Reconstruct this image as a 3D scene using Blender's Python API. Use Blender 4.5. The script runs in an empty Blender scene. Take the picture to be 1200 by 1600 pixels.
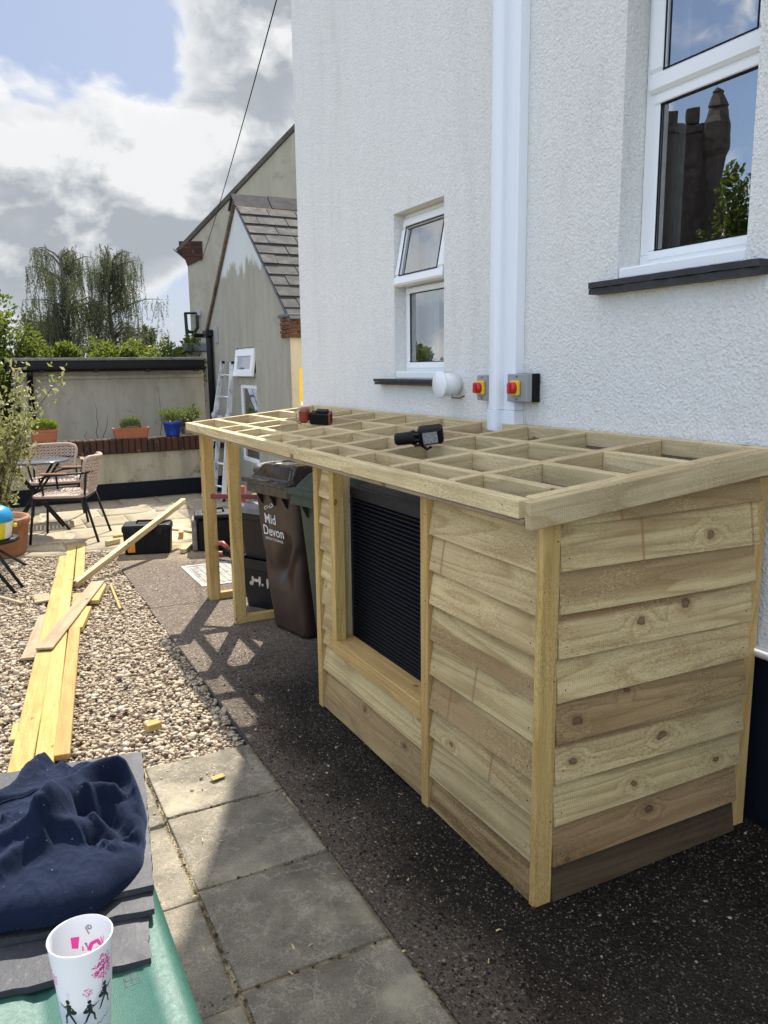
import bpy, bmesh, math, random
import numpy as np
from mathutils import Vector, Matrix, noise as mnoise

random.seed(7)
RNG = np.random.default_rng(11)
SC = bpy.context.scene
COL = SC.collection
R = math.radians

# ------------------------------------------------------------------ camera
cam_d = bpy.data.cameras.new("camera")
cam = bpy.data.objects.new("camera", cam_d)
COL.objects.link(cam)
c_right = Vector((0.8910, -0.4539, -0.0113))
c_fwd = Vector((math.sin(0.471111942) * math.cos(0.180420772), math.cos(0.471111942) * math.cos(0.180420772), -math.sin(0.180420772)))
yaw, pit, rol = 0.471111942, 0.180420772, 0.0126267
r0 = Vector((math.cos(yaw), -math.sin(yaw), 0.0)); d0 = c_fwd.cross(r0)
c_right = math.cos(rol) * r0 + math.sin(rol) * d0
c_down = -math.sin(rol) * r0 + math.cos(rol) * d0
m = Matrix((c_right, -c_down, -c_fwd)).transposed().to_4x4()
m.translation = Vector((0, 0, 1.6))
cam.matrix_world = m
cam_d.sensor_fit = 'AUTO'; cam_d.sensor_width = 36.0; cam_d.lens = 36.0 * 1235.0 / 1600.0
cam_d.clip_start = 0.05; cam_d.clip_end = 2000.0
SC.camera = cam

# ------------------------------------------------------------------ light
SUN_AZ, SUN_EL = R(26.6), R(51.8)
SUN_STRENGTH = 4.0
SKY_STRENGTH = 0.15
EXPOSURE = 1.20
to_sun = Vector((math.sin(SUN_AZ) * math.cos(SUN_EL), math.cos(SUN_AZ) * math.cos(SUN_EL), math.sin(SUN_EL)))
sun_d = bpy.data.lights.new("sun", 'SUN')
sun_d.energy = SUN_STRENGTH; sun_d.angle = R(0.53); sun_d.color = (1.0, 0.94, 0.84)
sun = bpy.data.objects.new("sun", sun_d)
sun.rotation_euler = to_sun.to_track_quat('Z', 'Y').to_euler()
sun.location = (6, 8, 12)
COL.objects.link(sun)
SC.view_settings.view_transform = 'Standard'
SC.view_settings.look = 'None'
SC.view_settings.exposure = EXPOSURE
SC.view_settings.gamma = 1.0
SC.view_settings.use_curve_mapping = False


# ------------------------------------------------------------------ node helpers
class NB:
    def __init__(s, tree):
        s.t = tree; s.N = tree.nodes; s.L = tree.links

    def new(s, typ, **kw):
        n = s.N.new(typ)
        for k, v in kw.items():
            setattr(n, k, v)
        return n

    def put(s, sock, v):
        if isinstance(v, bpy.types.NodeSocket):
            s.L.new(v, sock)
        elif v is not None:
            if isinstance(v, (tuple, list)) and len(v) == 3 and sock.type == 'RGBA':
                v = (*v, 1.0)
            sock.default_value = v

    def math(s, op, a, b=None, c=None, clamp=False):
        n = s.new('ShaderNodeMath', operation=op, use_clamp=clamp)
        s.put(n.inputs[0], a)
        if b is not None: s.put(n.inputs[1], b)
        if c is not None: s.put(n.inputs[2], c)
        return n.outputs[0]

    def vec(s, op, a, b=None, scale=None):
        n = s.new('ShaderNodeVectorMath', operation=op)
        s.put(n.inputs[0], a)
        if b is not None: s.put(n.inputs[1], b)
        if scale is not None: s.put(n.inputs['Scale'], scale)
        return n.outputs['Value'] if op in ('LENGTH', 'DOT_PRODUCT', 'DISTANCE') else n.outputs[0]

    def noise(s, v, scale, detail=3.0, rough=0.5, dist=0.0, color=False):
        n = s.new('ShaderNodeTexNoise')
        s.put(n.inputs['Vector'], v); s.put(n.inputs['Scale'], scale)
        n.inputs['Detail'].default_value = detail; n.inputs['Roughness'].default_value = rough
        n.inputs['Distortion'].default_value = dist
        return n.outputs['Color' if color else 'Fac']

    def voro(s, v, scale, feature='F1', rand=1.0, out='Distance'):
        n = s.new('ShaderNodeTexVoronoi', feature=feature)
        s.put(n.inputs['Vector'], v); s.put(n.inputs['Scale'], scale)
        n.inputs['Randomness'].default_value = rand
        return n if out is None else n.outputs[out]

    def ramp(s, f, stops, interp='LINEAR'):
        n = s.new('ShaderNodeValToRGB')
        n.color_ramp.interpolation = interp
        e = n.color_ramp.elements
        while len(e) < len(stops): e.new(0.5)
        for k, (p, c) in enumerate(stops):
            e[k].position = p
            e[k].color = (c, c, c, 1) if isinstance(c, (int, float)) else (*c[:3], 1)
        s.put(n.inputs[0], f)
        return n.outputs[0]

    def mix(s, f, a, b, blend='MIX'):
        n = s.new('ShaderNodeMix', data_type='RGBA', blend_type=blend)
        s.put(n.inputs[0], f); s.put(n.inputs[6], a); s.put(n.inputs[7], b)
        return n.outputs[2]

    def mapr(s, v, a, b, c=0.0, d=1.0, smooth=False):
        n = s.new('ShaderNodeMapRange')
        if smooth: n.interpolation_type = 'SMOOTHSTEP'
        s.put(n.inputs[0], v)
        for k, x in enumerate((a, b, c, d)): s.put(n.inputs[1 + k], x)
        return n.outputs[0]

    def comb(s, x, y, z):
        n = s.new('ShaderNodeCombineXYZ')
        for k, q in enumerate((x, y, z)): s.put(n.inputs[k], q)
        return n.outputs[0]

    def sep(s, v):
        n = s.new('ShaderNodeSeparateXYZ'); s.put(n.inputs[0], v)
        return n.outputs

    def bump(s, h, dist, strength=1.0, normal=None):
        n = s.new('ShaderNodeBump')
        n.inputs['Strength'].default_value = strength; n.inputs['Distance'].default_value = dist
        s.put(n.inputs['Height'], h)
        if normal is not None: s.put(n.inputs['Normal'], normal)
        return n.outputs[0]

    def obj(s):
        return s.new('ShaderNodeTexCoord').outputs['Object']

    def pos(s):
        return s.new('ShaderNodeNewGeometry').outputs['Position']

    def rnd(s):
        return s.new('ShaderNodeObjectInfo').outputs['Random']

    def island(s):
        return s.new('ShaderNodeNewGeometry').outputs['Random Per Island']

    def objr(s, k=37.0):
        """object coordinates shifted by a random amount for each object"""
        r = s.rnd()
        off = s.comb(s.math('MULTIPLY', r, k), s.math('MULTIPLY', r, k * 1.7), s.math('MULTIPLY', r, k * 0.6))
        return s.vec('ADD', s.obj(), off)


def material(name):
    mt = bpy.data.materials.new(name); mt.use_nodes = True
    nb = NB(mt.node_tree)
    p = nb.N['Principled BSDF']
    return mt, nb, p


def fin(nb, p, color=None, rough=None, normal=None, metal=None, spec=None, **kw):
    if color is not None: nb.put(p.inputs['Base Color'], color)
    if rough is not None: nb.put(p.inputs['Roughness'], rough)
    if normal is not None: nb.put(p.inputs['Normal'], normal)
    if metal is not None: nb.put(p.inputs['Metallic'], metal)
    if spec is not None: nb.put(p.inputs['Specular IOR Level'], spec)
    for k, v in kw.items(): nb.put(p.inputs[k], v)


def plain(name, color, rough=0.5, metal=0.0, var=0.12, scale=18.0, bump=0.0005, spec=0.5):
    """paint, plastic or metal with slight mottling, wear and fine relief"""
    mt, nb, p = material(name)
    v = nb.objr()
    n1 = nb.noise(v, scale, 5, 0.6)
    dk = tuple(c * (1 - var) for c in color); lt = tuple(min(1, c * (1 + var)) for c in color)
    if var == 0.0:
        fin(nb, p, color, rough, metal=metal, spec=spec)
        return mt
    fin(nb, p, nb.ramp(n1, [(0.3, dk), (0.7, lt)]), nb.mapr(nb.noise(v, scale * 2.3, 4), 0.3, 0.7, max(0.02, rough - 0.1), min(1, rough + 0.1)), metal=metal, spec=spec)
    if bump: fin(nb, p, normal=nb.bump(nb.noise(v, scale * 14, 3), bump, 0.5))
    return mt


# ------------------------------------------------------------------ sky with broken cloud
world = bpy.data.worlds.new("World"); SC.world = world; world.use_nodes = True
wb = NB(world.node_tree)
bg = wb.N['Background']
sky = wb.new('ShaderNodeTexSky', sky_type='NISHITA')
sky.sun_disc = False; sky.sun_elevation = SUN_EL; sky.sun_rotation = SUN_AZ
sky.air_density = 1.0; sky.dust_density = 1.6; sky.ozone_density = 1.0; sky.altitude = 60
D = wb.vec('NORMALIZE', wb.new('ShaderNodeTexCoord').outputs['Generated'])
dx, dy, dz = wb.sep(D)


def cloud_density(shift):
    q = wb.vec('ADD', D, tuple(shift))
    q = wb.vec('MULTIPLY', q, (1.0, 1.0, 1.45))
    warp = wb.vec('SCALE', wb.vec('SUBTRACT', wb.noise(q, 7.0, 3, color=True), (0.5, 0.5, 0.5)), scale=0.10)
    q2 = wb.vec('ADD', q, warp)
    big = wb.noise(wb.vec('ADD', q, (3.1, 1.7, 0.4)), 2.6, 2, 0.5)
    fine = wb.noise(wb.vec('ADD', q2, (1.3, 9.2, 4.4)), 9.0, 10, 0.55)
    s = wb.math('ADD', wb.math('MULTIPLY', big, 0.62), wb.math('MULTIPLY', fine, 0.72))
    # banks of cumulus and clear gaps, each at its own bearing
    for (az, el, rad, amp) in CLOUDS:
        c = (math.sin(R(az)) * math.cos(R(el)), math.cos(R(az)) * math.cos(R(el)), math.sin(R(el)))
        dd = wb.vec('DISTANCE', wb.vec('ADD', D, tuple(shift)), c)
        s = wb.math('ADD', s, wb.math('MULTIPLY', wb.mapr(dd, rad, 0.0, 0.0, 1.0, True), amp))
    return s


CLOUDS = [(7.0, 11.3, 0.17, 0.34), (13.0, 9.5, 0.11, 0.24), (16.0, 12.0, 0.14, 0.34), (19.5, 18.0, 0.12, 0.26), (22.0, 26.0, 0.16, 0.40), (2.0, 5.0, 0.12, 0.16),
          (3.5, 24.0, 0.17, -0.42), (11.5, 19.8, 0.07, -0.26), (13.5, 6.0, 0.08, -0.09), (4.0, 8.0, 0.05, -0.12), (-80.0, 24.0, 0.40, -0.35), (-62.0, 20.0, 0.3, -0.3)]
dens = cloud_density((0, 0, 0))
dens_up = cloud_density((0.010, 0.008, 0.030))
mask = wb.mapr(dens, 0.640, 0.775, 0, 1, True)
thick = wb.mapr(dens, 0.70, 0.98, 0.0, 1.0, True)
rim = wb.mapr(wb.math('SUBTRACT', dens, dens_up), -0.01, 0.13, 0.0, 1.0)
# clouds near the sun's side are lit from behind (grey bodies, bright rims); those across the sky, out of view, are front-lit and boosted to lift the shaded wall
toward = wb.vec('DOT_PRODUCT', D, (math.sin(SUN_AZ), math.cos(SUN_AZ), 0.0))
back = wb.mapr(toward, -0.2, 0.7, 0.0, 1.0, True)
body_b = wb.ramp(thick, [(0.0, (0.80, 0.81, 0.825)), (0.22, (0.64, 0.66, 0.685)), (0.5, (0.48, 0.51, 0.55)), (1.0, (0.38, 0.415, 0.455))])
body_f = wb.ramp(thick, [(0.0, (0.95, 0.925, 0.89)), (0.4, (1.0, 0.965, 0.91)), (1.0, (0.85, 0.825, 0.79))])
CB, CF = 3.3, 8.4
ccol_b = wb.vec('SCALE', wb.mix(wb.math('MULTIPLY', rim, 0.8), body_b, (0.88, 0.885, 0.885)), scale=CB)
ccol_f = wb.vec('SCALE', body_f, scale=CF)
ccol = wb.mix(back, ccol_f, ccol_b)
lowhaze = wb.mapr(dz, 0.0, 0.15, 0.5, 0.0, True)
sk2 = wb.mix(wb.math('MULTIPLY', back, 0.86), wb.vec('MULTIPLY', sky.outputs[0], (1.0, 1.03, 1.08)), (0.86, 1.02, 1.42))
sk3 = wb.mix(lowhaze, sk2, (1.9, 2.1, 2.4))
veil = wb.math('MULTIPLY', wb.mapr(wb.noise(wb.vec('MULTIPLY', D, (1.2, 1.2, 4.0)), 2.2, 4, 0.5, 0.5), 0.40, 0.75, 0, 1, True), 0.35)
sk4 = wb.mix(wb.math('MULTIPLY', veil, back), sk3, (1.5, 1.68, 2.15))
fullsky = wb.mix(mask, sk4, ccol)
wb.put(bg.inputs[0], fullsky)
bg.inputs[1].default_value = SKY_STRENGTH

# ------------------------------------------------------------------ mesh helpers
WM = {}


def frame_of(p0, p1, up=(0, 0, 1)):
    """matrix at the middle of p0-p1: x along it, z as near to up as it gets"""
    a, b = Vector(p0), Vector(p1)
    x = (b - a).normalized(); u = Vector(up)
    y = u.cross(x).normalized(); z = x.cross(y)
    mm = Matrix((x, y, z)).transposed().to_4x4(); mm.translation = (a + b) / 2
    return mm


_bev = {}


def bevbox(sx, sy, sz, b):
    key = (round(sx, 4), round(sy, 4), round(sz, 4), round(b, 4))
    if key not in _bev:
        bm = bmesh.new()
        bmesh.ops.create_cube(bm, size=1.0)
        for v in bm.verts: v.co = Vector((v.co.x * sx, v.co.y * sy, v.co.z * sz))
        if b > 0:
            bmesh.ops.bevel(bm, geom=list(bm.edges), offset=min(b, 0.45 * min(sx, sy, sz)), segments=1, affect='EDGES', profile=0.5)
        bm.verts.index_update()
        _bev[key] = ([tuple(v.co) for v in bm.verts], [tuple(v.index for v in f.verts) for f in bm.faces])
        bm.free()
    return _bev[key]


class MB:
    def __init__(s):
        s.v = []; s.f = []; s.sm = []; s.mi = []

    def add(s, vs, fs, M=None, mat=0, smooth=False):
        o = len(s.v)
        if M is None: s.v.extend(tuple(v) for v in vs)
        else: s.v.extend(tuple(M @ Vector(v)) for v in vs)
        for f in fs:
            s.f.append(tuple(i + o for i in f)); s.sm.append(smooth); s.mi.append(mat)
        return s

    def box(s, c, size, b=0.0, M=None, mat=0, rot=None):
        vs, fs = bevbox(*size, b)
        T = Matrix.Translation(c)
        if rot is not None: T = T @ rot
        if M is not None: T = M @ T
        return s.add(vs, fs, T, mat)

    def span(s, x0, x1, y0, y1, z0, z1, b=0.0, mat=0, M=None):
        return s.box(((x0 + x1) / 2, (y0 + y1) / 2, (z0 + z1) / 2), (abs(x1 - x0), abs(y1 - y0), abs(z1 - z0)), b, M, mat)

    def beam(s, p0, p1, w, h, up=(0, 0, 1), b=0.002, mat=0, M=None):
        L = (Vector(p1) - Vector(p0)).length
        vs, fs = bevbox(L, w, h, b)
        F = frame_of(p0, p1, up)
        return s.add(vs, fs, F if M is None else M @ F, mat)

    def tube(s, pts, r, n=8, caps=True, mat=0, M=None, closed=False):
        P = [Vector(p) for p in pts]; k = len(P)
        rr = r if isinstance(r, (list, tuple)) else [r] * k
        vs = []; fs = []
        prev = None
        for i in range(k):
            if closed: t = (P[(i + 1) % k] - P[i - 1])
            else: t = P[min(i + 1, k - 1)] - P[max(i - 1, 0)]
            t = t.normalized() if t.length > 1e-9 else Vector((0, 0, 1))
            if prev is None:
                a = Vector((0, 0, 1)) if abs(t.z) < 0.9 else Vector((1, 0, 0))
                u = t.cross(a).normalized()
            else:
                u = prev - t * prev.dot(t)
                u = u.normalized() if u.length > 1e-9 else t.orthogonal().normalized()
            prev = u; w = t.cross(u)
            for j in range(n):
                a = 2 * math.pi * j / n
                vs.append(P[i] + (u * math.cos(a) + w * math.sin(a)) * rr[i])
        for i in range(k if closed else k - 1):
            i2 = (i + 1) % k
            for j in range(n):
                fs.append((i * n + j, i * n + (j + 1) % n, i2 * n + (j + 1) % n, i2 * n + j))
        if caps and not closed:
            fs.append(tuple(reversed(range(n)))); fs.append(tuple((k - 1) * n + j for j in range(n)))
        return s.add(vs, fs, M, mat, True)

    def cyl(s, p0, p1, r0, r1=None, n=16, mat=0, M=None):
        return s.tube([p0, p1], [r0, r1 if r1 is not None else r0], n, True, mat, M)

    def lathe(s, prof, n=32, M=None, mat=0, smooth=True, sx=1.0, sy=1.0):
        vs = []; fs = []
        for (r, z) in prof:
            for j in range(n):
                a = 2 * math.pi * j / n
                vs.append((r * math.cos(a) * sx, r * math.sin(a) * sy, z))
        for i in range(len(prof) - 1):
            for j in range(n):
                fs.append((i * n + j, i * n + (j + 1) % n, (i + 1) * n + (j + 1) % n, (i + 1) * n + j))
        if prof[0][0] > 1e-6: fs.append(tuple(reversed(range(n))))
        if prof[-1][0] > 1e-6: fs.append(tuple((len(prof) - 1) * n + j for j in range(n)))
        return s.add(vs, fs, M, mat, smooth)

    def prism(s, poly, h0, h1, M=None, mat=0):
        """polygon in xy pushed from z=h0 to z=h1"""
        n = len(poly)
        vs = [(x, y, h0) for x, y in poly] + [(x, y, h1) for x, y in poly]
        ar = sum(poly[i][0] * poly[(i + 1) % n][1] - poly[(i + 1) % n][0] * poly[i][1] for i in range(n))
        fs = [(i, (i + 1) % n, n + (i + 1) % n, n + i) for i in range(n)] + [tuple(reversed(range(n))), tuple(range(n, 2 * n))]
        if ar < 0: fs = [tuple(reversed(f)) for f in fs]
        return s.add(vs, fs, M, mat)

    def quad(s, a, b, c, d, mat=0, M=None):
        return s.add([a, b, c, d], [(0, 1, 2, 3)], M, mat)

    def grid(s, fn, nu, nv, mat=0, smooth=True, M=None):
        vs = [fn(i / nu, j / nv) for j in range(nv + 1) for i in range(nu + 1)]
        w = nu + 1
        fs = [(j * w + i, j * w + i + 1, (j + 1) * w + i + 1, (j + 1) * w + i) for j in range(nv) for i in range(nu)]
        return s.add(vs, fs, M, mat, smooth)

    def loft(s, rings, M=None, mat=0, smooth=True, cap0=True, cap1=True):
        n = len(rings[0]); vs = [p for r in rings for p in r]; fs = []
        for i in range(len(rings) - 1):
            for j in range(n):
                fs.append((i * n + j, i * n + (j + 1) % n, (i + 1) * n + (j + 1) % n, (i + 1) * n + j))
        if cap0: fs.append(tuple(reversed(range(n))))
        if cap1: fs.append(tuple((len(rings) - 1) * n + j for j in range(n)))
        return s.add(vs, fs, M, mat, smooth)

    def mesh(s, name, mats):
        me = bpy.data.meshes.new(name)
        me.from_pydata(s.v, [], s.f)
        me.polygons.foreach_set('use_smooth', s.sm)
        me.polygons.foreach_set('material_index', s.mi)
        for mt in (mats if isinstance(mats, (list, tuple)) else [mats]): me.materials.append(mt)
        me.update()
        return me


def link(o, parent=None, M=None):
    M = Matrix() if M is None else M
    WM[o.name] = M.copy()
    if parent is not None:
        o.parent = parent
        o.matrix_local = WM[parent.name].inverted() @ M
    else:
        o.matrix_world = M
    COL.objects.link(o)
    return o


def mk(name, mb, mats, parent=None, M=None, edge=None):
    """one mesh object; without a matrix the vertices are world positions and the origin goes to their middle"""
    if M is None:
        a = np.array(mb.v, dtype=float); c = (a.min(0) + a.max(0)) / 2
        mb.v = [tuple(p) for p in (a - c)]
        M = Matrix.Translation(c)
    o = bpy.data.objects.new(name, mb.mesh(name, mats))
    link(o, parent, M)
    if edge:
        bv = o.modifiers.new('edge', 'BEVEL'); bv.width = edge; bv.segments = 2; bv.limit_method = 'ANGLE'; bv.angle_limit = R(35)
    return o


def tag(o, label=None, cat=None, group=None, kind=None):
    if label: o['label'] = label
    if cat: o['category'] = cat
    if group: o['group'] = group
    if kind: o['kind'] = kind
    return o


def thing(name, label, cat, loc=(0, 0, 0), rotz=0.0, group=None):
    o = bpy.data.objects.new(name, None)
    o.empty_display_size = 0.1
    link(o, None, Matrix.Translation(loc) @ Matrix.Rotation(rotz, 4, 'Z'))
    return tag(o, label, cat, group)


def local(parent):
    return WM[parent.name]


def numpy_mesh(name, verts, faces, mats, smooth=False):
    """verts (n,3), faces (m,k) all of one size"""
    me = bpy.data.meshes.new(name)
    n, mcount, k = len(verts), len(faces), faces.shape[1]
    me.vertices.add(n); me.vertices.foreach_set('co', np.asarray(verts, dtype=np.float32).ravel())
    me.loops.add(mcount * k); me.loops.foreach_set('vertex_index', np.asarray(faces, dtype=np.int32).ravel())
    me.polygons.add(mcount)
    me.polygons.foreach_set('loop_start', np.arange(0, mcount * k, k, dtype=np.int32))
    me.polygons.foreach_set('loop_total', np.full(mcount, k, dtype=np.int32))
    me.polygons.foreach_set('use_smooth', np.full(mcount, smooth))
    me.update(calc_edges=True)
    for mt in (mats if isinstance(mats, (list, tuple)) else [mats]): me.materials.append(mt)
    return me


def leaf_mesh(name, pts, size, mat, droop=0.3, aspect=0.45, dirs=None, spread=1.0):
    """one small folded leaf (two quads) at every point"""
    P = np.asarray(pts); n = len(P)
    d = RNG.normal(size=(n, 3)) * spread
    if dirs is not None: d = d + dirs
    d[:, 2] -= droop
    d /= np.linalg.norm(d, axis=1)[:, None]
    a = RNG.normal(size=(n, 3)); w = np.cross(d, a); w /= np.linalg.norm(w, axis=1)[:, None] + 1e-9
    nn = np.cross(d, w)
    L = (size * RNG.uniform(0.6, 1.35, n))[:, None]; W = L * aspect * 0.5
    v = np.stack([P, P + d * L * 0.5 + w * W + nn * W * 0.4, P + d * L - nn * L * 0.1, P + d * L * 0.5 - w * W + nn * W * 0.4], 1).reshape(-1, 3)
    b = np.arange(n)[:, None] * 4
    f = np.concatenate([b + np.array([[0, 1, 2]]), b + np.array([[0, 2, 3]])], 1).reshape(-1, 3)
    return numpy_mesh(name, v, f, mat)


def meshobj(name, me, parent=None, M=None):
    return link(bpy.data.objects.new(name, me), parent, M)


def ico(sub):
    bm = bmesh.new(); bmesh.ops.create_icosphere(bm, subdivisions=sub, radius=1.0)
    bm.verts.index_update()
    v = np.array([tuple(q.co) for q in bm.verts]); f = np.array([[q.index for q in t.verts] for t in bm.faces]); bm.free()
    return v, f


def stones(name, C, rad, mat, sub=2, flat=0.6, lump=0.28, parent=None):
    """many separate rounded stones as one mesh"""
    v0, f0 = ico(sub); n = len(C)
    kinds = []
    for k in range(14):
        off = RNG.uniform(-50, 50, 3)
        s = np.array([1 + lump * 2 * mnoise.noise(Vector(v0[i] * 1.1 + off)) for i in range(len(v0))])
        kinds.append(v0 * s[:, None] * np.array([1.0, RNG.uniform(0.6, 0.9), 1.0]))
    kinds = np.array(kinds)
    V = kinds[RNG.integers(0, 14, n)]
    V = V * np.stack([np.ones(n), np.ones(n), flat * RNG.uniform(0.75, 1.3, n)], 1)[:, None, :] * rad[:, None, None]
    tx = RNG.normal(0, 0.35, n); az = RNG.uniform(0, 6.283, n)
    y = V[:, :, 1] * np.cos(tx)[:, None] - V[:, :, 2] * np.sin(tx)[:, None]
    z = V[:, :, 1] * np.sin(tx)[:, None] + V[:, :, 2] * np.cos(tx)[:, None]
    x = V[:, :, 0]
    X = x * np.cos(az)[:, None] - y * np.sin(az)[:, None]; Y = x * np.sin(az)[:, None] + y * np.cos(az)[:, None]
    V = np.stack([X, Y, z], 2) + C[:, None, :]
    F = f0[None] + (np.arange(n) * len(v0))[:, None, None]
    return meshobj(name, numpy_mesh(name, V.reshape(-1, 3), F.reshape(-1, 3), mat, smooth=sub > 1), parent)

# ------------------------------------------------------------------ materials
def wood(name, pale, mid, dark, knot=(0.085, 0.045, 0.022), streak=0.55, knots=1.0, saw=0.5, rough=0.72, gfreq=9.0, stain=0.0):
    """sawn softwood: grain runs along local x, flows round the knots; brown heartwood streaks; saw lines across"""
    mt, nb, p = material(name)
    rnd = nb.rnd()
    v = nb.objr(29.0)
    x, y, z = nb.sep(v)
    yz = nb.math('ADD', y, nb.math('MULTIPLY', z, 0.8))
    # knots: cells about 0.2 m long, a knot of its own size in few of them
    wv = nb.math('MULTIPLY', nb.math('SUBTRACT', nb.noise(v, 14, 2), 0.5), 0.30)
    kv = nb.comb(nb.math('ADD', nb.math('MULTIPLY', x, 5.6), wv), nb.math('ADD', nb.math('MULTIPLY', yz, 9.5), wv), 0.0)
    kn = nb.voro(kv, 1.0, out=None)
    kn.voronoi_dimensions = '2D'
    kc = nb.sep(kn.outputs['Color'])
    has = nb.math('GREATER_THAN', kc[0], 1.0 - 0.26 * knots)
    kd = nb.math('DIVIDE', kn.outputs['Distance'], nb.mapr(kc[1], 0, 1, 0.42, 1.25))
    kd = nb.math('ADD', kd, nb.math('MULTIPLY', nb.math('SUBTRACT', nb.noise(v, 85, 3), 0.5), 0.10))
    near = nb.math('MULTIPLY', nb.mapr(kd, 0.0, 0.55, 1.0, 0.0, True), has)
    core = nb.math('MULTIPLY', nb.mapr(kd, 0.04, 0.085, 1.0, 0.0, True), has)
    ringk = nb.math('MULTIPLY', nb.math('MULTIPLY', nb.mapr(kd, 0.05, 0.075, 0, 1, True), nb.mapr(kd, 0.085, 0.12, 1, 0, True)), has)
    halo = nb.math('MULTIPLY', nb.mapr(kd, 0.08, 0.30, 1.0, 0.0, True), has)
    gv = nb.comb(nb.math('MULTIPLY', x, 0.62), nb.math('MULTIPLY', y, 7.0), nb.math('MULTIPLY', z, 7.0))
    a = nb.noise(gv, 1.0, 2.0, 0.42, 0.35)
    a = nb.math('ADD', a, nb.math('MULTIPLY', near, 0.20))
    ph = nb.math('FRACT', nb.math('MULTIPLY', a, gfreq))
    ring = nb.math('MULTIPLY', nb.mapr(ph, 0.0, 0.78, 0.0, 1.0), nb.mapr(ph, 0.80, 0.98, 1.0, 0.0))
    ring = nb.math('POWER', ring, 2.2)
    fib = nb.noise(nb.comb(nb.math('MULTIPLY', x, 6.0), nb.math('MULTIPLY', y, 300.0), nb.math('MULTIPLY', z, 300.0)), 1.0, 3, 0.6)
    fib2 = nb.noise(nb.comb(nb.math('MULTIPLY', x, 2.2), nb.math('MULTIPLY', y, 60.0), nb.math('MULTIPLY', z, 60.0)), 1.0, 3, 0.6)
    st = nb.noise(nb.comb(nb.math('MULTIPLY', x, 0.55), nb.math('MULTIPLY', y, 8.5), nb.math('MULTIPLY', z, 8.5)), 1.0, 4, 0.55, 0.5)
    amount = nb.mapr(nb.noise(nb.comb(nb.math('MULTIPLY', rnd, 53.0), 0.6, 0.1), 4.0, 1), 0.32, 0.68, 0.30, 1.0)
    stm = nb.math('MULTIPLY', nb.math('MULTIPLY', nb.mapr(st, 0.47, 0.61, 0, 1, True), streak), amount)
    base = nb.mix(nb.math('MULTIPLY', ring, 0.88), pale, mid)
    base = nb.mix(stm, base, dark)
    blot = nb.noise(v, 3.2, 4, 0.62)
    base = nb.mix(nb.mapr(blot, 0.42, 0.7, 0, 0.40), base, tuple(c * 0.66 for c in mid))
    base = nb.mix(nb.mapr(fib2, 0.45, 0.75, 0.0, 0.38), base, tuple(c * 0.58 for c in mid))
    base = nb.mix(nb.mapr(fib, 0.40, 0.75, 0.0, 0.35), base, tuple(c * 0.48 for c in mid))
    fleck = nb.noise(nb.comb(nb.math('MULTIPLY', x, 95.0), nb.math('MULTIPLY', y, 330.0), nb.math('MULTIPLY', z, 330.0)), 1.0, 2, 0.6)
    rough_zone = nb.mapr(nb.noise(v, 4.0, 3), 0.40, 0.62, 0.25, 1.0, True)
    base = nb.mix(nb.math('MULTIPLY', nb.mapr(fleck, 0.52, 0.72, 0.0, 0.55), rough_zone), base, tuple(min(1, c * 1.25) for c in pale))
    base = nb.mix(nb.math('MULTIPLY', nb.mapr(fleck, 0.46, 0.30, 0.0, 0.60), rough_zone), base, tuple(c * 0.42 for c in mid))
    base = nb.mix(nb.math('MULTIPLY', halo, 0.42), base, tuple(c * 1.15 for c in dark))
    base = nb.mix(nb.math('MULTIPLY', core, 0.72), base, tuple(c * 1.5 for c in knot))
    base = nb.mix(nb.math('MULTIPLY', ringk, 0.85), base, knot)
    if stain:
        # pinkish stripes left by stacking laths, straight across the board
        cell = nb.math('MULTIPLY', x, 2.1)
        fr = nb.math('FRACT', cell)
        lane = nb.math('MULTIPLY', nb.mapr(nb.math('ABSOLUTE', nb.math('SUBTRACT', fr, 0.5)), 0.008, 0.016, 1, 0, True), nb.math('GREATER_THAN', nb.noise(nb.comb(nb.math('FLOOR', cell), nb.math('MULTIPLY', rnd, 31.0), 0.0), 3.7, 0), 0.53))
        base = nb.mix(nb.math('MULTIPLY', lane, stain), base, (0.30, 0.15, 0.07))
    # every piece its own tone
    tone = nb.mapr(nb.noise(nb.comb(nb.math('MULTIPLY', rnd, 91.0), 0.3, 0.7), 3.0, 1), 0.3, 0.7, 0.82, 1.14)
    hue = nb.mapr(nb.noise(nb.comb(nb.math('MULTIPLY', rnd, 71.0), 3.3, 0.7), 3.0, 1), 0.3, 0.7, 0.492, 0.502)
    hsv = nb.new('ShaderNodeHueSaturation')
    nb.put(hsv.inputs['Color'], base); nb.put(hsv.inputs['Value'], tone); nb.put(hsv.inputs['Hue'], hue)
    sl = nb.math('SINE', nb.math('MULTIPLY', nb.math('ADD', x, nb.math('MULTIPLY', nb.noise(v, 9, 2), 0.012)), 900.0))
    slm = nb.math('MULTIPLY', nb.math('MULTIPLY', sl, nb.mapr(nb.noise(v, 5.0, 2), 0.45, 0.62, 0.1, 1.0)), saw * 0.22)
    h = nb.math('ADD', nb.math('ADD', nb.math('MULTIPLY', fib, 0.7), nb.math('MULTIPLY', ring, -0.35)), slm)
    h = nb.math('ADD', h, nb.math('MULTIPLY', core, 0.5))
    fin(nb, p, hsv.outputs[0], nb.mapr(fib, 0.2, 0.8, rough - 0.08, rough + 0.12), nb.bump(h, 0.0014, 0.8), spec=0.3)
    return mt


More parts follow.
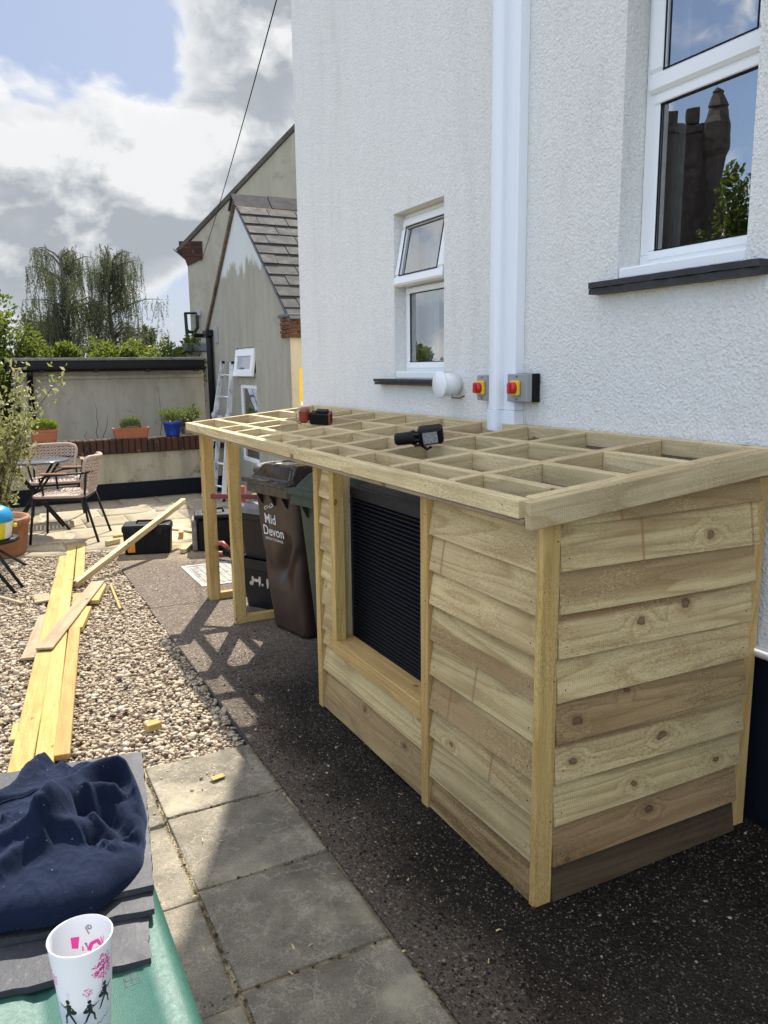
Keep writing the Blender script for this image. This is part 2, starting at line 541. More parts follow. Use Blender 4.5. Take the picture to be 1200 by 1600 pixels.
M_CLAD = wood("weathered treated board", (0.660, 0.520, 0.262), (0.440, 0.312, 0.135), (0.215, 0.105, 0.038), saw=1.0, streak=0.85, stain=0.6, knots=0.36)
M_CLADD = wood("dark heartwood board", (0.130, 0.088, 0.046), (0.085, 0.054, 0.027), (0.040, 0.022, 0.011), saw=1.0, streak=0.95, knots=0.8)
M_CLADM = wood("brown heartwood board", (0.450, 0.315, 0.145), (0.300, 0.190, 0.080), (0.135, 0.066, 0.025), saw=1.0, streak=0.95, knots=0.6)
M_RAFT = wood("treated rafter timber", (0.720, 0.580, 0.325), (0.520, 0.395, 0.200), (0.27, 0.145, 0.058), streak=0.45, knots=0.5, saw=0.6)
M_POST = wood("fresh yellow batten", (0.6080, 0.4227, 0.1568), (0.4845, 0.3040, 0.0950), (0.3420, 0.1900, 0.0570), streak=0.25, knots=0.5, saw=0.8)
M_YELL = wood("yellow treated plank", (0.5040, 0.3600, 0.1215), (0.4320, 0.2790, 0.0765), (0.3420, 0.1980, 0.0540), streak=0.2, knots=0.45, saw=0.5)
M_OLD = wood("greyed offcut board", (0.40, 0.310, 0.190), (0.31, 0.22, 0.125), (0.20, 0.12, 0.06), streak=0.4)


def stucco_mat():
    mt, nb, p = material("white roughcast paint")
    v = nb.pos()
    lump = nb.voro(nb.vec('ADD', v, nb.vec('SCALE', nb.noise(v, 90, 2, color=True), scale=0.010)), 92, 'SMOOTH_F1')
    n2 = nb.noise(v, 125, 4, 0.62)
    n3 = nb.noise(v, 26, 2)
    h = nb.math('ADD', nb.math('ADD', nb.math('MULTIPLY', lump, -0.6), nb.math('MULTIPLY', n2, 0.9)), nb.math('MULTIPLY', n3, 0.5))
    x, y, z = nb.sep(v)
    grime = nb.noise(nb.comb(nb.math('MULTIPLY', x, 2), nb.math('MULTIPLY', y, 3.0), nb.math('MULTIPLY', z, 0.55)), 1.6, 6, 0.65)
    c = nb.ramp(grime, [(0.24, (0.78, 0.76, 0.705)), (0.42, (0.865, 0.850, 0.805)), (0.58, (0.885, 0.872, 0.83)), (0.80, (0.84, 0.824, 0.775))])
    drip = nb.noise(nb.comb(nb.math('MULTIPLY', x, 9), nb.math('MULTIPLY', y, 9.0), nb.math('MULTIPLY', z, 0.35)), 1.3, 4, 0.6)
    far = nb.math('MULTIPLY', nb.mapr(drip, 0.50, 0.75, 0, 0.04, True), nb.mapr(nb.math('ADD', y, nb.math('MULTIPLY', z, 0.6)), 3.6, 6.8, 0.35, 1.0, True))
    c = nb.mix(far, c, (0.54, 0.53, 0.49))
    pit = nb.mapr(h, 0.28, 0.50, 0.93, 1.0)
    c = nb.mix(1.0, c, nb.comb(pit, pit, pit), 'MULTIPLY')
    fin(nb, p, c, 0.8, nb.bump(h, 0.0098, 1.0), spec=0.2)
    return mt


M_STUCCO = stucco_mat()


def render_mat(name, light, dirty, stain, zlow=0.0, zhigh=2.0, white_above=None):
    """old painted render: vertical streaks, mould, hairline grain"""
    mt, nb, p = material(name)
    v = nb.pos(); x, y, z = nb.sep(v)
    s1 = nb.noise(nb.comb(nb.math('MULTIPLY', x, 3.0), nb.math('MULTIPLY', y, 3.0), nb.math('MULTIPLY', z, 0.7)), 1.8, 8, 0.68)
    s2 = nb.noise(v, 5.0, 7, 0.7)
    c = nb.mix(nb.mapr(s1, 0.38, 0.66, 0, 1, True), light, dirty)
    c = nb.mix(nb.mapr(s2, 0.54, 0.72, 0, 0.8, True), c, stain)
    if white_above is not None:
        edge = nb.math('ADD', z, nb.math('MULTIPLY', nb.math('SUBTRACT', nb.noise(nb.comb(x, nb.math('MULTIPLY', y, 1.0), nb.math('MULTIPLY', z, 0.35)), 4.5, 5, 0.7), 0.5), 0.9))
        c = nb.mix(nb.mapr(edge, white_above - 0.03, white_above + 0.05, 0, 1), c, (0.62, 0.63, 0.61))
    fin(nb, p, c, 0.9, nb.bump(nb.noise(v, 95, 5, 0.65), 0.004, 0.8), spec=0.2)
    return mt


M_GABLE = render_mat("streaked cream render", (0.385, 0.360, 0.292), (0.330, 0.306, 0.242), (0.275, 0.252, 0.196), white_above=2.80)
M_GARAGE = render_mat("pale garage render", (0.4128, 0.3827, 0.3096), (0.3440, 0.3139, 0.2451), (0.2580, 0.2322, 0.1763))
M_REARW = render_mat("grey green house render", (0.3870, 0.3612, 0.2881), (0.3354, 0.3096, 0.2408), (0.2752, 0.2537, 0.1935))
M_GWALL = render_mat("mould stained garden wall render", (0.4300, 0.3870, 0.2838), (0.2924, 0.2580, 0.1806), (0.1118, 0.0946, 0.0688))
M_UPVC = plain("white window plastic", (0.84, 0.85, 0.85), 0.30, var=0.0, bump=0)
M_WPIPE = plain("white glossy trunking plastic", (0.82, 0.84, 0.88), 0.28, var=0.0, bump=0)
M_BLACKP = plain("black painted tile", (0.018, 0.019, 0.022), 0.5, var=0.3, scale=30, bump=0.002)
M_NAVY = plain("navy masonry paint", (0.0045, 0.0065, 0.012), 0.65, var=0.2, bump=0.003, spec=0.2)
M_BLACK = plain("black plastic", (0.0045, 0.0045, 0.0055), 0.5, var=0.25, spec=0.22)
M_BLACKM = plain("black powder coated steel", (0.007, 0.007, 0.008), 0.5, var=0.2, spec=0.28)
M_GREYP = plain("grey box plastic", (0.30, 0.31, 0.32), 0.4, var=0.06)
M_RED = plain("red plastic", (0.55, 0.022, 0.022), 0.35, var=0.1)
M_YEL = plain("yellow plastic", (0.80, 0.50, 0.02), 0.35, var=0.06)
M_ALU = plain("worn aluminium", (0.62, 0.63, 0.64), 0.34, metal=0.85, var=0.12, scale=9)
M_STEEL = plain("zinc steel", (0.55, 0.55, 0.56), 0.35, metal=0.9)
M_LEAD = plain("dark lead sheet", (0.09, 0.10, 0.12), 0.5, var=0.2)
M_SCREW = plain("dark screw head", (0.05, 0.045, 0.04), 0.4, metal=0.6, bump=0)
M_WLETTER = plain("worn white lettering", (0.62, 0.60, 0.57), 0.6, var=0.25, scale=60)
M_DARKIN = plain("dim room paint", (0.32, 0.32, 0.30), 0.8)
M_CURTAIN = plain("pale curtain cloth", (0.62, 0.63, 0.58), 0.9)


def glass_mat():
    mt, nb, p = material("window glass")
    nb.N.remove(p)
    out = nb.N['Material Output']
    tr = nb.new('ShaderNodeBsdfTransparent'); tr.inputs[0].default_value = (0.80, 0.86, 0.85, 1)
    gl = nb.new('ShaderNodeBsdfGlossy'); gl.inputs['Roughness'].default_value = 0.004
    gl.inputs['Color'].default_value = (0.95, 0.97, 1, 1)
    v = nb.pos()
    wob = nb.noise(v, 5.0, 1)
    nb.put(gl.inputs['Normal'], nb.bump(wob, 0.004, 0.14))
    lw = nb.new('ShaderNodeLayerWeight'); lw.inputs['Blend'].default_value = 0.35
    ms = nb.new('ShaderNodeMixShader')
    nb.put(ms.inputs[0], nb.mapr(lw.outputs['Fresnel'], 0.0, 1.0, 0.34, 1.0))
    nb.L.new(tr.outputs[0], ms.inputs[1]); nb.L.new(gl.outputs[0], ms.inputs[2])
    nb.L.new(ms.outputs[0], out.inputs[0])
    return mt


M_GLASS = glass_mat()


def slab_mat():
    mt, nb, p = material("riven concrete slab")
    v = nb.objr(17.0)
    n1 = nb.noise(v, 5.0, 8, 0.68, 0.4)
    n2 = nb.noise(v, 170, 3, 0.6)
    n3 = nb.noise(v, 2.2, 5, 0.6)
    c = nb.ramp(n1, [(0.28, (0.112, 0.097, 0.072)), (0.50, (0.186, 0.163, 0.122)), (0.72, (0.270, 0.236, 0.176))])
    c = nb.mix(nb.mapr(n2, 0.50, 0.68, 0.0, 0.48), c, (0.065, 0.056, 0.043))
    c = nb.mix(nb.mapr(n2, 0.32, 0.44, 0.34, 0.0), c, (0.38, 0.35, 0.285))
    c = nb.mix(nb.mapr(n3, 0.53, 0.66, 0, 0.62, True), c, (0.36, 0.32, 0.225))
    c = nb.mix(nb.mapr(nb.noise(v, 1.6, 6, 0.68), 0.48, 0.62, 0, 0.55, True), c, (0.085, 0.074, 0.055))
    vein = nb.math('ABSOLUTE', nb.math('SUBTRACT', nb.noise(v, 4.2, 7, 0.7, 0.0), 0.5))
    c = nb.mix(nb.mapr(vein, 0.0, 0.012, 0.40, 0.0), c, (0.46, 0.41, 0.32))
    tone = nb.mapr(nb.rnd(), 0, 1, 0.85, 1.12)
    c = nb.mix(1.0, c, nb.comb(tone, tone, tone), 'MULTIPLY')
    h = nb.math('ADD', nb.math('MULTIPLY', n1, 1.0), nb.math('MULTIPLY', n2, 0.35))
    fin(nb, p, c, 0.86, nb.bump(h, 0.0045, 0.9), spec=0.25)
    return mt


M_SLAB = slab_mat()


def patio_mat():
    mt, nb, p = material("buff patio flag")
    v = nb.objr(13.0)
    n1 = nb.noise(v, 3.5, 7, 0.65); n2 = nb.noise(v, 60, 4, 0.6)
    c = nb.ramp(n1, [(0.3, (0.24, 0.20, 0.14)), (0.5, (0.31, 0.262, 0.185)), (0.7, (0.37, 0.315, 0.23))])
    c = nb.mix(nb.mapr(n2, 0.45, 0.75, 0, 0.4), c, (0.22, 0.19, 0.14))
    pv = nb.pos()
    dust = nb.math('MULTIPLY', nb.mapr(nb.vec('DISTANCE', pv, (1.75, 7.9, 0.0)), 0.2, 1.0, 1.0, 0.0, True), nb.mapr(nb.noise(pv, 3.0, 5, 0.6), 0.35, 0.6, 0, 0.8))
    c = nb.mix(dust, c, (0.62, 0.49, 0.28))
    tone = nb.mapr(nb.rnd(), 0, 1, 0.88, 1.1)
    c = nb.mix(1.0, c, nb.comb(tone, tone, tone), 'MULTIPLY')
    fin(nb, p, c, 0.88, nb.bump(n2, 0.003, 0.7), spec=0.2)
    return mt


M_PATIO = patio_mat()


def path_mat():
    """washed aggregate concrete: stones of many tones in a dark matrix; newer dark patch near the house bay"""
    mt, nb, p = material("exposed aggregate path")
    v = nb.pos(); x, y, z = nb.sep(v)
    vo = nb.voro(v, 95, out=None)
    vd, vc = vo.outputs['Distance'], nb.sep(vo.outputs['Color'])
    n3 = nb.noise(v, 2.4, 6, 0.62)
    stone = nb.ramp(vc[0], [(0.0, (0.062, 0.048, 0.037)), (0.45, (0.130, 0.101, 0.077)), (0.80, (0.23, 0.175, 0.128)), (0.95, (0.43, 0.35, 0.27))])
    pale = nb.mix(nb.mapr(vd, 0.35, 0.60, 0, 1), stone, (0.150, 0.120, 0.092))
    vo2 = nb.voro(v, 150, out=None)
    c2 = nb.sep(vo2.outputs['Color'])
    dstone = nb.ramp(c2[1], [(0.0, (0.008, 0.0058, 0.0038)), (0.5, (0.017, 0.0122, 0.0080)), (0.84, (0.048, 0.035, 0.0235)), (0.955, (0.23, 0.19, 0.15))])
    dark = nb.mix(nb.mapr(vo2.outputs['Distance'], 0.3, 0.6, 0, 1), dstone, (0.011, 0.0085, 0.0065))
    # damp dark surfacing from about 4.3 m back to the camera; worn paler beside the slabs
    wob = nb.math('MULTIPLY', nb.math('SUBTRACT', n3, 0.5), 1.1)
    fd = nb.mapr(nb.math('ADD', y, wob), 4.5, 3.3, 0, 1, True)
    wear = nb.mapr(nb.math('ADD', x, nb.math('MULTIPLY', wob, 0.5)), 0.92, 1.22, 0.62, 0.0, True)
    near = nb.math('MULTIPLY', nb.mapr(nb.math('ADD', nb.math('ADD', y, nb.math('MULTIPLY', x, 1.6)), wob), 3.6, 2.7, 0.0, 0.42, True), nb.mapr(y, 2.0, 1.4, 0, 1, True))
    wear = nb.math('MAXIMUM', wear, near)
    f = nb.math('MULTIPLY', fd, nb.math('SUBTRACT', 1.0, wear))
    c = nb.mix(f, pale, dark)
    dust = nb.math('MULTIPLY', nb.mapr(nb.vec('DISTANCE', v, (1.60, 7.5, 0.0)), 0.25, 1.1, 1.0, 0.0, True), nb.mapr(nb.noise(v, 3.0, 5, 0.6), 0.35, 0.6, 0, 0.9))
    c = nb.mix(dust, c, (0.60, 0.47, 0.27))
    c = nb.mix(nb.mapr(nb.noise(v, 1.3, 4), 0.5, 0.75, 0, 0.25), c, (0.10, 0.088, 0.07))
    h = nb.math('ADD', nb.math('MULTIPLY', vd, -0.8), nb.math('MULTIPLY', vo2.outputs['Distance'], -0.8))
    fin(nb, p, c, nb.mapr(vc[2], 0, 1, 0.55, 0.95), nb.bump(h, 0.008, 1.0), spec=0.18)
    return mt


M_PATH = path_mat()


def island_mat(name, stops, rough=0.8, bump=0.0015, bscale=90, translucent=0.0, spec=0.3):
    mt, nb, p = material(name)
    r = nb.island(); v = nb.pos()
    c = nb.ramp(r, stops)
    c = nb.mix(nb.mapr(nb.noise(v, bscale, 4, 0.6), 0.35, 0.7, 0, 0.30), c, tuple(q * 0.55 for q in stops[len(stops) // 2][1]))
    fin(nb, p, c, rough, nb.bump(nb.noise(v, bscale * 2, 3), bump, 0.6) if bump else None, spec=spec)
    if translucent:
        out = nb.N['Material Output']
        tl = nb.new('ShaderNodeBsdfTranslucent'); nb.put(tl.inputs[0], nb.mix(0.5, c, (0.30, 0.36, 0.04)))
        ms = nb.new('ShaderNodeMixShader'); ms.inputs[0].default_value = translucent
        nb.L.new(p.outputs[0], ms.inputs[1]); nb.L.new(tl.outputs[0], ms.inputs[2]); nb.L.new(ms.outputs[0], out.inputs[0])
    return mt


M_STONE = island_mat("buff gravel", [(0.0, (0.22, 0.165, 0.110)), (0.25, (0.35, 0.272, 0.182)), (0.55, (0.44, 0.352, 0.245)), (0.8, (0.52, 0.43, 0.315)), (1.0, (0.43, 0.39, 0.325))], 0.75)
M_CHIP = island_mat("path chippings", [(0.0, (0.008, 0.0058, 0.0040)), (0.5, (0.018, 0.013, 0.0088)), (0.88, (0.058, 0.043, 0.030)), (0.975, (0.20, 0.16, 0.12)), (1.0, (0.42, 0.37, 0.31))], 0.8, spec=0.15)
M_HEDGE = island_mat("hedge leaf", [(0.0, (0.0174, 0.0319, 0.0070)), (0.5, (0.0465, 0.0755, 0.0128)), (0.85, (0.0929, 0.1249, 0.0220)), (1.0, (0.1510, 0.1568, 0.0348))], 0.5, 0, translucent=0.45)
M_WILLOW = island_mat("willow leaf", [(0.0, (0.030, 0.038, 0.022)), (0.5, (0.058, 0.070, 0.040)), (1.0, (0.10, 0.115, 0.068))], 0.6, 0, translucent=0.3)
M_VARIEG = island_mat("cream edged leaf", [(0.0, (0.0880, 0.1144, 0.0352)), (0.35, (0.2640, 0.2552, 0.1056)), (0.7, (0.4400, 0.3872, 0.2024)), (1.0, (0.5280, 0.4576, 0.2992))], 0.5, 0, translucent=0.35)
M_LIME = island_mat("lime grass leaf", [(0.0, (0.1056, 0.1936, 0.0176)), (0.6, (0.2200, 0.3168, 0.0264)), (1.0, (0.3168, 0.3872, 0.0528))], 0.5, 0, translucent=0.4)
M_SAGE = island_mat("grey green leaf", [(0.0, (0.0704, 0.1056, 0.0440)), (0.6, (0.1408, 0.1760, 0.0792)), (1.0, (0.2288, 0.2464, 0.1320))], 0.6, 0, translucent=0.3)
M_BARK = plain("grey bark", (0.09, 0.075, 0.06), 0.9, var=0.4, scale=12, bump=0.01)
M_SOIL = plain("dark soil", (0.045, 0.035, 0.025), 0.95, var=0.4, bump=0.006)
M_TERRA = plain("terracotta", (0.32, 0.105, 0.048), 0.7, var=0.14, scale=10, bump=0.002)
M_TERRA2 = plain("weathered terracotta", (0.29, 0.125, 0.062), 0.75, var=0.3, scale=9, bump=0.004)
M_BLUEP = plain("blue glazed pot", (0.012, 0.045, 0.30), 0.22, var=0.15)
M_ROPE = plain("pink grey rope", (0.40, 0.315, 0.265), 0.85, var=0.1, scale=60, bump=0.001)
M_ARMW = plain("brown armrest wood", (0.28, 0.15, 0.08), 0.5, var=0.2)
M_BROWNB = plain("brown bin plastic", (0.0435, 0.0255, 0.0180), 0.42, var=0.22, scale=7, bump=0.0012)
M_BROWNL = plain("dark brown lid plastic", (0.0195, 0.0143, 0.0130), 0.24, var=0.25, scale=8)
M_GREENB = plain("green bin plastic", (0.022, 0.042, 0.026), 0.45, var=0.15)
M_CRATE = plain("black recycling box plastic", (0.006, 0.0065, 0.0085), 0.45, var=0.25, scale=10, spec=0.3)
M_TEAL = plain("green storage lid plastic", (0.026, 0.098, 0.076), 0.48, var=0.08, scale=50, bump=0.0012)
M_LOUV = plain("black louvre paint", (0.0035, 0.004, 0.007), 0.45, var=0.2, bump=0, spec=0.3)
M_HPCASE = plain("dark grey casing", (0.013, 0.0135, 0.0155), 0.55, spec=0.25)
M_BRICKS = None


def brick_mat(name, a, b, c3):
    mt, nb, p = material(name)
    v = nb.objr(23.0)
    r = nb.noise(nb.comb(nb.math('MULTIPLY', nb.rnd(), 77.0), 0.1, 0.2), 5.0, 1)
    c = nb.ramp(r, [(0.3, a), (0.5, b), (0.7, c3)])
    n = nb.noise(v, 30, 6, 0.7)
    c = nb.mix(nb.mapr(n, 0.45, 0.7, 0, 0.6), c, (0.05, 0.04, 0.03))
    c = nb.mix(nb.mapr(nb.noise(v, 9, 5, 0.7), 0.60, 0.72, 0, 0.6), c, (0.42, 0.38, 0.30))
    fin(nb, p, c, 0.9, nb.bump(n, 0.004, 0.8), spec=0.2)
    return mt


M_BRICK = brick_mat("old red brick", (0.1200, 0.0450, 0.0240), (0.1680, 0.0660, 0.0360), (0.0780, 0.0360, 0.0240))
M_COPING = brick_mat("mossy coping brick", (0.0562, 0.0270, 0.0180), (0.0788, 0.0360, 0.0232), (0.0413, 0.0240, 0.0180))


def slate_mat(name, col, rough=0.42, spk=0.3, spec=0.5):
    mt, nb, p = material(name)
    v = nb.objr(19.0)
    n = nb.noise(v, 9, 7, 0.7); n2 = nb.noise(v, 140, 3, 0.6)
    c = nb.ramp(n, [(0.3, tuple(q * 0.7 for q in col)), (0.55, col), (0.75, tuple(q * 1.5 for q in col))])
    c = nb.mix(nb.mapr(n2, 0.62, 0.76, 0, spk), c, (0.32, 0.32, 0.32))
    fin(nb, p, c, nb.mapr(n, 0.3, 0.7, rough, rough + 0.22), nb.bump(nb.math('ADD', n, nb.math('MULTIPLY', n2, 0.25)), 0.003, 0.8), spec=spec)
    return mt


M_SLATE = slate_mat("dark grey roof slate", (0.034, 0.036, 0.044), 0.50)
M_RSLATE = slate_mat("old roof slate", (0.042, 0.041, 0.043), 0.72, 0.14, 0.25)


def fleece_mat():
    mt, nb, p = material("navy fleece cloth")
    v = nb.pos()
    n = nb.noise(v, 350, 3, 0.7)
    c = nb.ramp(n, [(0.3, (0.0035, 0.0070, 0.020)), (0.7, (0.0075, 0.0140, 0.037))])
    lint = nb.mapr(nb.voro(v, 46), 0.05, 0.075, 0.5, 0.0)
    c = nb.mix(lint, c, (0.20, 0.21, 0.25))
    fin(nb, p, c, 0.9, nb.bump(n, 0.0012, 0.7), spec=0.15, **{'Sheen Weight': 0.14, 'Sheen Roughness': 0.45, 'Sheen Tint': (0.30, 0.42, 0.75, 1)})
    return mt


M_FLEECE = fleece_mat()


def cup_mat():
    mt, nb, p = material("frosted white plastic")
    fin(nb, p, (0.80, 0.80, 0.82), 0.45, spec=0.4, **{'Subsurface Weight': 0.0})
    out = nb.N['Material Output']
    tl = nb.new('ShaderNodeBsdfTranslucent'); tl.inputs[0].default_value = (0.85, 0.85, 0.88, 1)
    ms = nb.new('ShaderNodeMixShader'); ms.inputs[0].default_value = 0.35
    nb.L.new(p.outputs[0], ms.inputs[1]); nb.L.new(tl.outputs[0], ms.inputs[2]); nb.L.new(ms.outputs[0], out.inputs[0])
    return mt


M_CUP = cup_mat()
M_PINK = plain("pink print", (0.80, 0.03, 0.32), 0.5, var=0.05, bump=0)
M_INK = plain("black print", (0.02, 0.02, 0.024), 0.5, var=0.1, bump=0)
M_GREYINK = plain("grey print", (0.16, 0.18, 0.19), 0.5, var=0.1, bump=0)
M_SKYBLUE = plain("bright blue plastic", (0.01, 0.26, 0.55), 0.35, var=0.08)
M_LEMON = plain("yellow green plastic", (0.62, 0.58, 0.02), 0.4, var=0.06)
M_WHITE = plain("white plastic", (0.78, 0.78, 0.76), 0.4, var=0.04)
M_ORANGE = plain("orange label", (0.72, 0.24, 0.02), 0.45, var=0.05)
M_MORTAR = plain("sandy mortar", (0.22, 0.175, 0.105), 0.95, var=0.65, scale=9, bump=0.006)
M_PATIOJ = plain("pale patio joint", (0.34, 0.29, 0.20), 0.95, var=0.3, scale=25, bump=0.003)
M_GROUND = plain("garden earth", (0.10, 0.095, 0.06), 0.95, var=0.3, scale=2, bump=0.01)
M_CHURCH = plain("dark church stone", (0.055, 0.043, 0.036), 0.9, var=0.6, scale=2.5, bump=0.02)
M_BRICKRED = plain("dull red tool plastic", (0.27, 0.045, 0.028), 0.4, var=0.15)


def gravel_floor():
    mt, nb, p = material("gravel below")
    vo = nb.voro(nb.pos(), 62, out=None)
    c = nb.ramp(nb.sep(vo.outputs['Color'])[0], [(0.0, (0.16, 0.125, 0.09)), (0.5, (0.40, 0.33, 0.25)), (1.0, (0.52, 0.45, 0.35))])
    c = nb.mix(nb.mapr(vo.outputs['Distance'], 0.35, 0.7, 0, 0.9), c, (0.16, 0.125, 0.09))
    fin(nb, p, c, 0.9, nb.bump(nb.math('MULTIPLY', vo.outputs['Distance'], -1.0), 0.012, 1.0), spec=0.2)
    return mt


M_GRAVELF = gravel_floor()

M_OLDROOF = plain("weathered brown grey roof", (0.075, 0.068, 0.055), 0.85, var=0.35, scale=6, bump=0.006)

M_MOSS = island_mat("joint moss and grit", [(0.0, (0.030, 0.026, 0.012)), (0.5, (0.075, 0.058, 0.030)), (0.85, (0.16, 0.125, 0.07)), (1.0, (0.26, 0.21, 0.13))], 0.9)
M_SHAVE = island_mat("wood shavings", [(0.0, (0.40, 0.28, 0.12)), (1.0, (0.62, 0.48, 0.26))], 0.8)

# ------------------------------------------------------------------ ground, path, slabs, gravel
WX = 2.30                     # face of the white house wall
g = MB(); g.quad((-400, -400, -0.06), (400, -400, -0.06), (400, 600, -0.06), (-400, 600, -0.06))
tag(mk('ground', g, M_GROUND), kind='structure')

pth = MB()
pth.span(0.925, 3.6, -4.0, 5.36, -0.05, 0.0, 0.0)
pth.span(0.935, 3.6, 5.372, 7.40, -0.05, -0.001, 0.0)
path = tag(mk('path', pth, M_PATH), kind='structure')
path['label'] = 'dark washed aggregate path running along the white house'

gb = MB(); gb.quad((-4, 3.13, -0.035), (0.925, 3.13, -0.035), (0.985, 7.44, -0.035), (-4, 7.44, -0.035))
tag(mk('gravel_bed', gb, M_GRAVELF), kind='structure')
ge = MB(); ge.beam((0.918, 3.12, -0.028), (0.972, 7.42, -0.028), 0.012, 0.05)
mk('edging_strip', ge, M_BLACKP, path)

# loose buff gravel
n = 24000
cx = RNG.uniform(-0.42, 0.935, n); cy = RNG.uniform(3.10, 7.42, n)
n2 = 5000
cx = np.concatenate([cx, RNG.uniform(-1.7, -0.42, n2)]); cy = np.concatenate([cy, RNG.uniform(3.1, 7.42, n2)])
ok = cx < 0.914 + (cy - 3.12) * 0.0125
ok &= ~((cy < 3.135) & (RNG.uniform(size=len(cy)) < 0.75))
cx, cy = cx[ok], cy[ok]
rad = np.clip(RNG.lognormal(math.log(0.0086), 0.38, len(cx)), 0.004, 0.022)
cz = -0.026 + RNG.uniform(0, 0.020, len(cx)) + rad * 0.2
# a few strays kicked onto the path and the slabs
ns = 70
sx_ = np.where(RNG.uniform(size=ns) < 0.6, RNG.uniform(0.95, 1.25, ns), RNG.uniform(0.3, 0.92, ns)); sy_ = np.where(sx_ > 0.93, RNG.uniform(2.6, 7.0, ns), RNG.uniform(2.75, 3.12, ns))
sr_ = np.clip(RNG.lognormal(math.log(0.0052), 0.35, ns), 0.003, 0.011)
cx, cy, cz, rad = np.concatenate([cx, sx_]), np.concatenate([cy, sy_]), np.concatenate([cz, sr_ * 0.35]), np.concatenate([rad, sr_])
gs = stones('gravel', np.stack([cx, cy, cz], 1), rad, M_STONE, 2, 0.52, 0.36)
tag(gs, 'pale buff loose gravel filling the bed beside the path', 'gravel', kind='stuff')

# chippings standing proud of the path in front of the bin store
n = 34000
cx = RNG.uniform(0.935, 2.3, n); cy = RNG.uniform(0.75, 4.6, n)
ok = ((cx < 1.42) | (cy < 1.72))
ok &= RNG.uniform(size=n) < np.clip((5.0 - cy) / 3.0, 0.1, 1) * np.clip((cx - 0.90) / 0.22, 0.12, 1)
cx, cy = cx[ok], cy[ok]
rad = np.clip(RNG.lognormal(math.log(0.0032), 0.42, len(cx)), 0.0013, 0.0085)
tag(stones('path_chippings', np.stack([cx, cy, rad * 0.05], 1), rad, M_CHIP, 1, 0.65), 'small dark and white chippings set in the path surface', 'chippings', kind='stuff')

# riven slabs, each one displaced a little
sp = MB(); sp.span(-1.5, 0.933, -1.2, 3.135, -0.05, -0.009)
slabs = tag(mk('slab_path', sp, M_MORTAR), kind='structure')
slabs['label'] = 'row of grey riven concrete slabs beside the path'


def riven(x0, x1, y0, y1, seed, top=0.0, n=64, amp=0.0040, mat=None, parent=None):
    sx, sy = x1 - x0, y1 - y0
    off = Vector((seed * 7.3, seed * 3.1, 0.0))
    mb = MB()

    def f(u, v):
        x, y = (u - 0.5) * sx, (v - 0.5) * sy
        q = Vector((x, y, 0)) * 5.0 + off
        h = mnoise.fractal(q, 0.9, 2.0, 5) * amp * 1.2 + abs(mnoise.noise(q * 1.1 + Vector((9, 2, 1)))) * amp * 1.6
        tz = mnoise.fractal(q * 0.55 + Vector((3, 8, 2)), 0.8, 2.0, 4) * 3.2
        h += (math.floor(tz) + min(1.0, (tz - math.floor(tz)) * 7)) * amp * 0.55
        e = min(u, 1 - u) * sx; e2 = min(v, 1 - v) * sy
        d = min(e, e2)
        wob = 0.0045 * mnoise.noise(Vector((x * 16, y * 16, seed)))
        if d < 1e-6:
            return (x * (1 - 0.006) + wob, y * (1 - 0.006) + wob, -0.03)
        ed = -0.0045 * max(0.0, 1 - d / 0.018)
        return (x, y, h + ed)
    us = [0, 0.004] + [k / n for k in range(1, n)] + [0.996, 1]
    k = len(us)
    vs = [f(us[i], us[j]) for j in range(k) for i in range(k)]
    fs = [(j * k + i, j * k + i + 1, (j + 1) * k + i + 1, (j + 1) * k + i) for j in range(k - 1) for i in range(k - 1)]
    mb.add(vs, fs, None, 0, True)
    return mk('paving_slab', mb, mat or M_SLAB, parent, Matrix.Translation(((x0 + x1) / 2, (y0 + y1) / 2, top + random.uniform(-0.002, 0.001))))


rows = [3.125, 2.700, 2.246, 1.785, 1.325, 0.865, 0.405, -0.055]
for i in range(len(rows) - 1):
    riven(0.476, 0.917, rows[i + 1] + 0.009, rows[i], i + 1, parent=slabs)
rows2 = [3.06, 2.66, 2.20, 1.745, 1.285, 0.825, 0.365]
for i in range(len(rows2) - 1):
    riven(0.012, 0.464, rows2[i + 1] + 0.009, rows2[i], i + 21, parent=slabs)
    if i > 0: riven(-0.45, 0.002, rows2[i + 1] + 0.009, rows2[i], i + 41, n=10, parent=slabs)
# moss and grit caught in the joints, a few shavings blown about
JP = []
for k in range(2600):
    q = random.random()
    if q < 0.45: JP.append((0.926 + random.gauss(0, .006), random.uniform(0.3, 3.12)))
    elif q < 0.72: JP.append((0.470 + random.gauss(0, .004), random.uniform(0.3, 3.06)))
    elif q < 0.95: JP.append((random.uniform(0.02, 0.92), random.choice(rows[1:6]) + 0.0045 + random.gauss(0, .004)))
    else: JP.append((random.uniform(0.93, 1.02), random.uniform(0.3, 3.1)))
JP = np.array(JP); jr = np.clip(RNG.lognormal(math.log(0.0024), 0.45, len(JP)), 0.001, 0.007)
tag(stones('joint_moss', np.stack([JP[:, 0], JP[:, 1], -0.004 + jr * 0.3], 1), jr, M_MOSS, 1, 0.7), 'moss and grit caught in the slab joints', 'moss', kind='stuff')
sv_ = MB()
for k in range(90):
    if k < 50: x, y, z = random.uniform(0.3, 1.3), random.uniform(0.9, 3.0), 0.004
    else: x, y, z = random.uniform(1.0, 1.7), random.uniform(6.3, 7.4), 0.004
    T = Matrix.Translation((x, y, z)) @ Matrix.Rotation(random.uniform(0, 6.28), 4, 'Z')
    L_, w_ = random.uniform(.003, .011), random.uniform(.0012, .003)
    sv_.add([(-L_, -w_, 0), (0, -w_, .0015), (L_, -w_, 0.0005), (L_, w_, .0005), (0, w_, .0025), (-L_, w_, 0)], [(0, 1, 4, 5), (1, 2, 3, 4)], T)
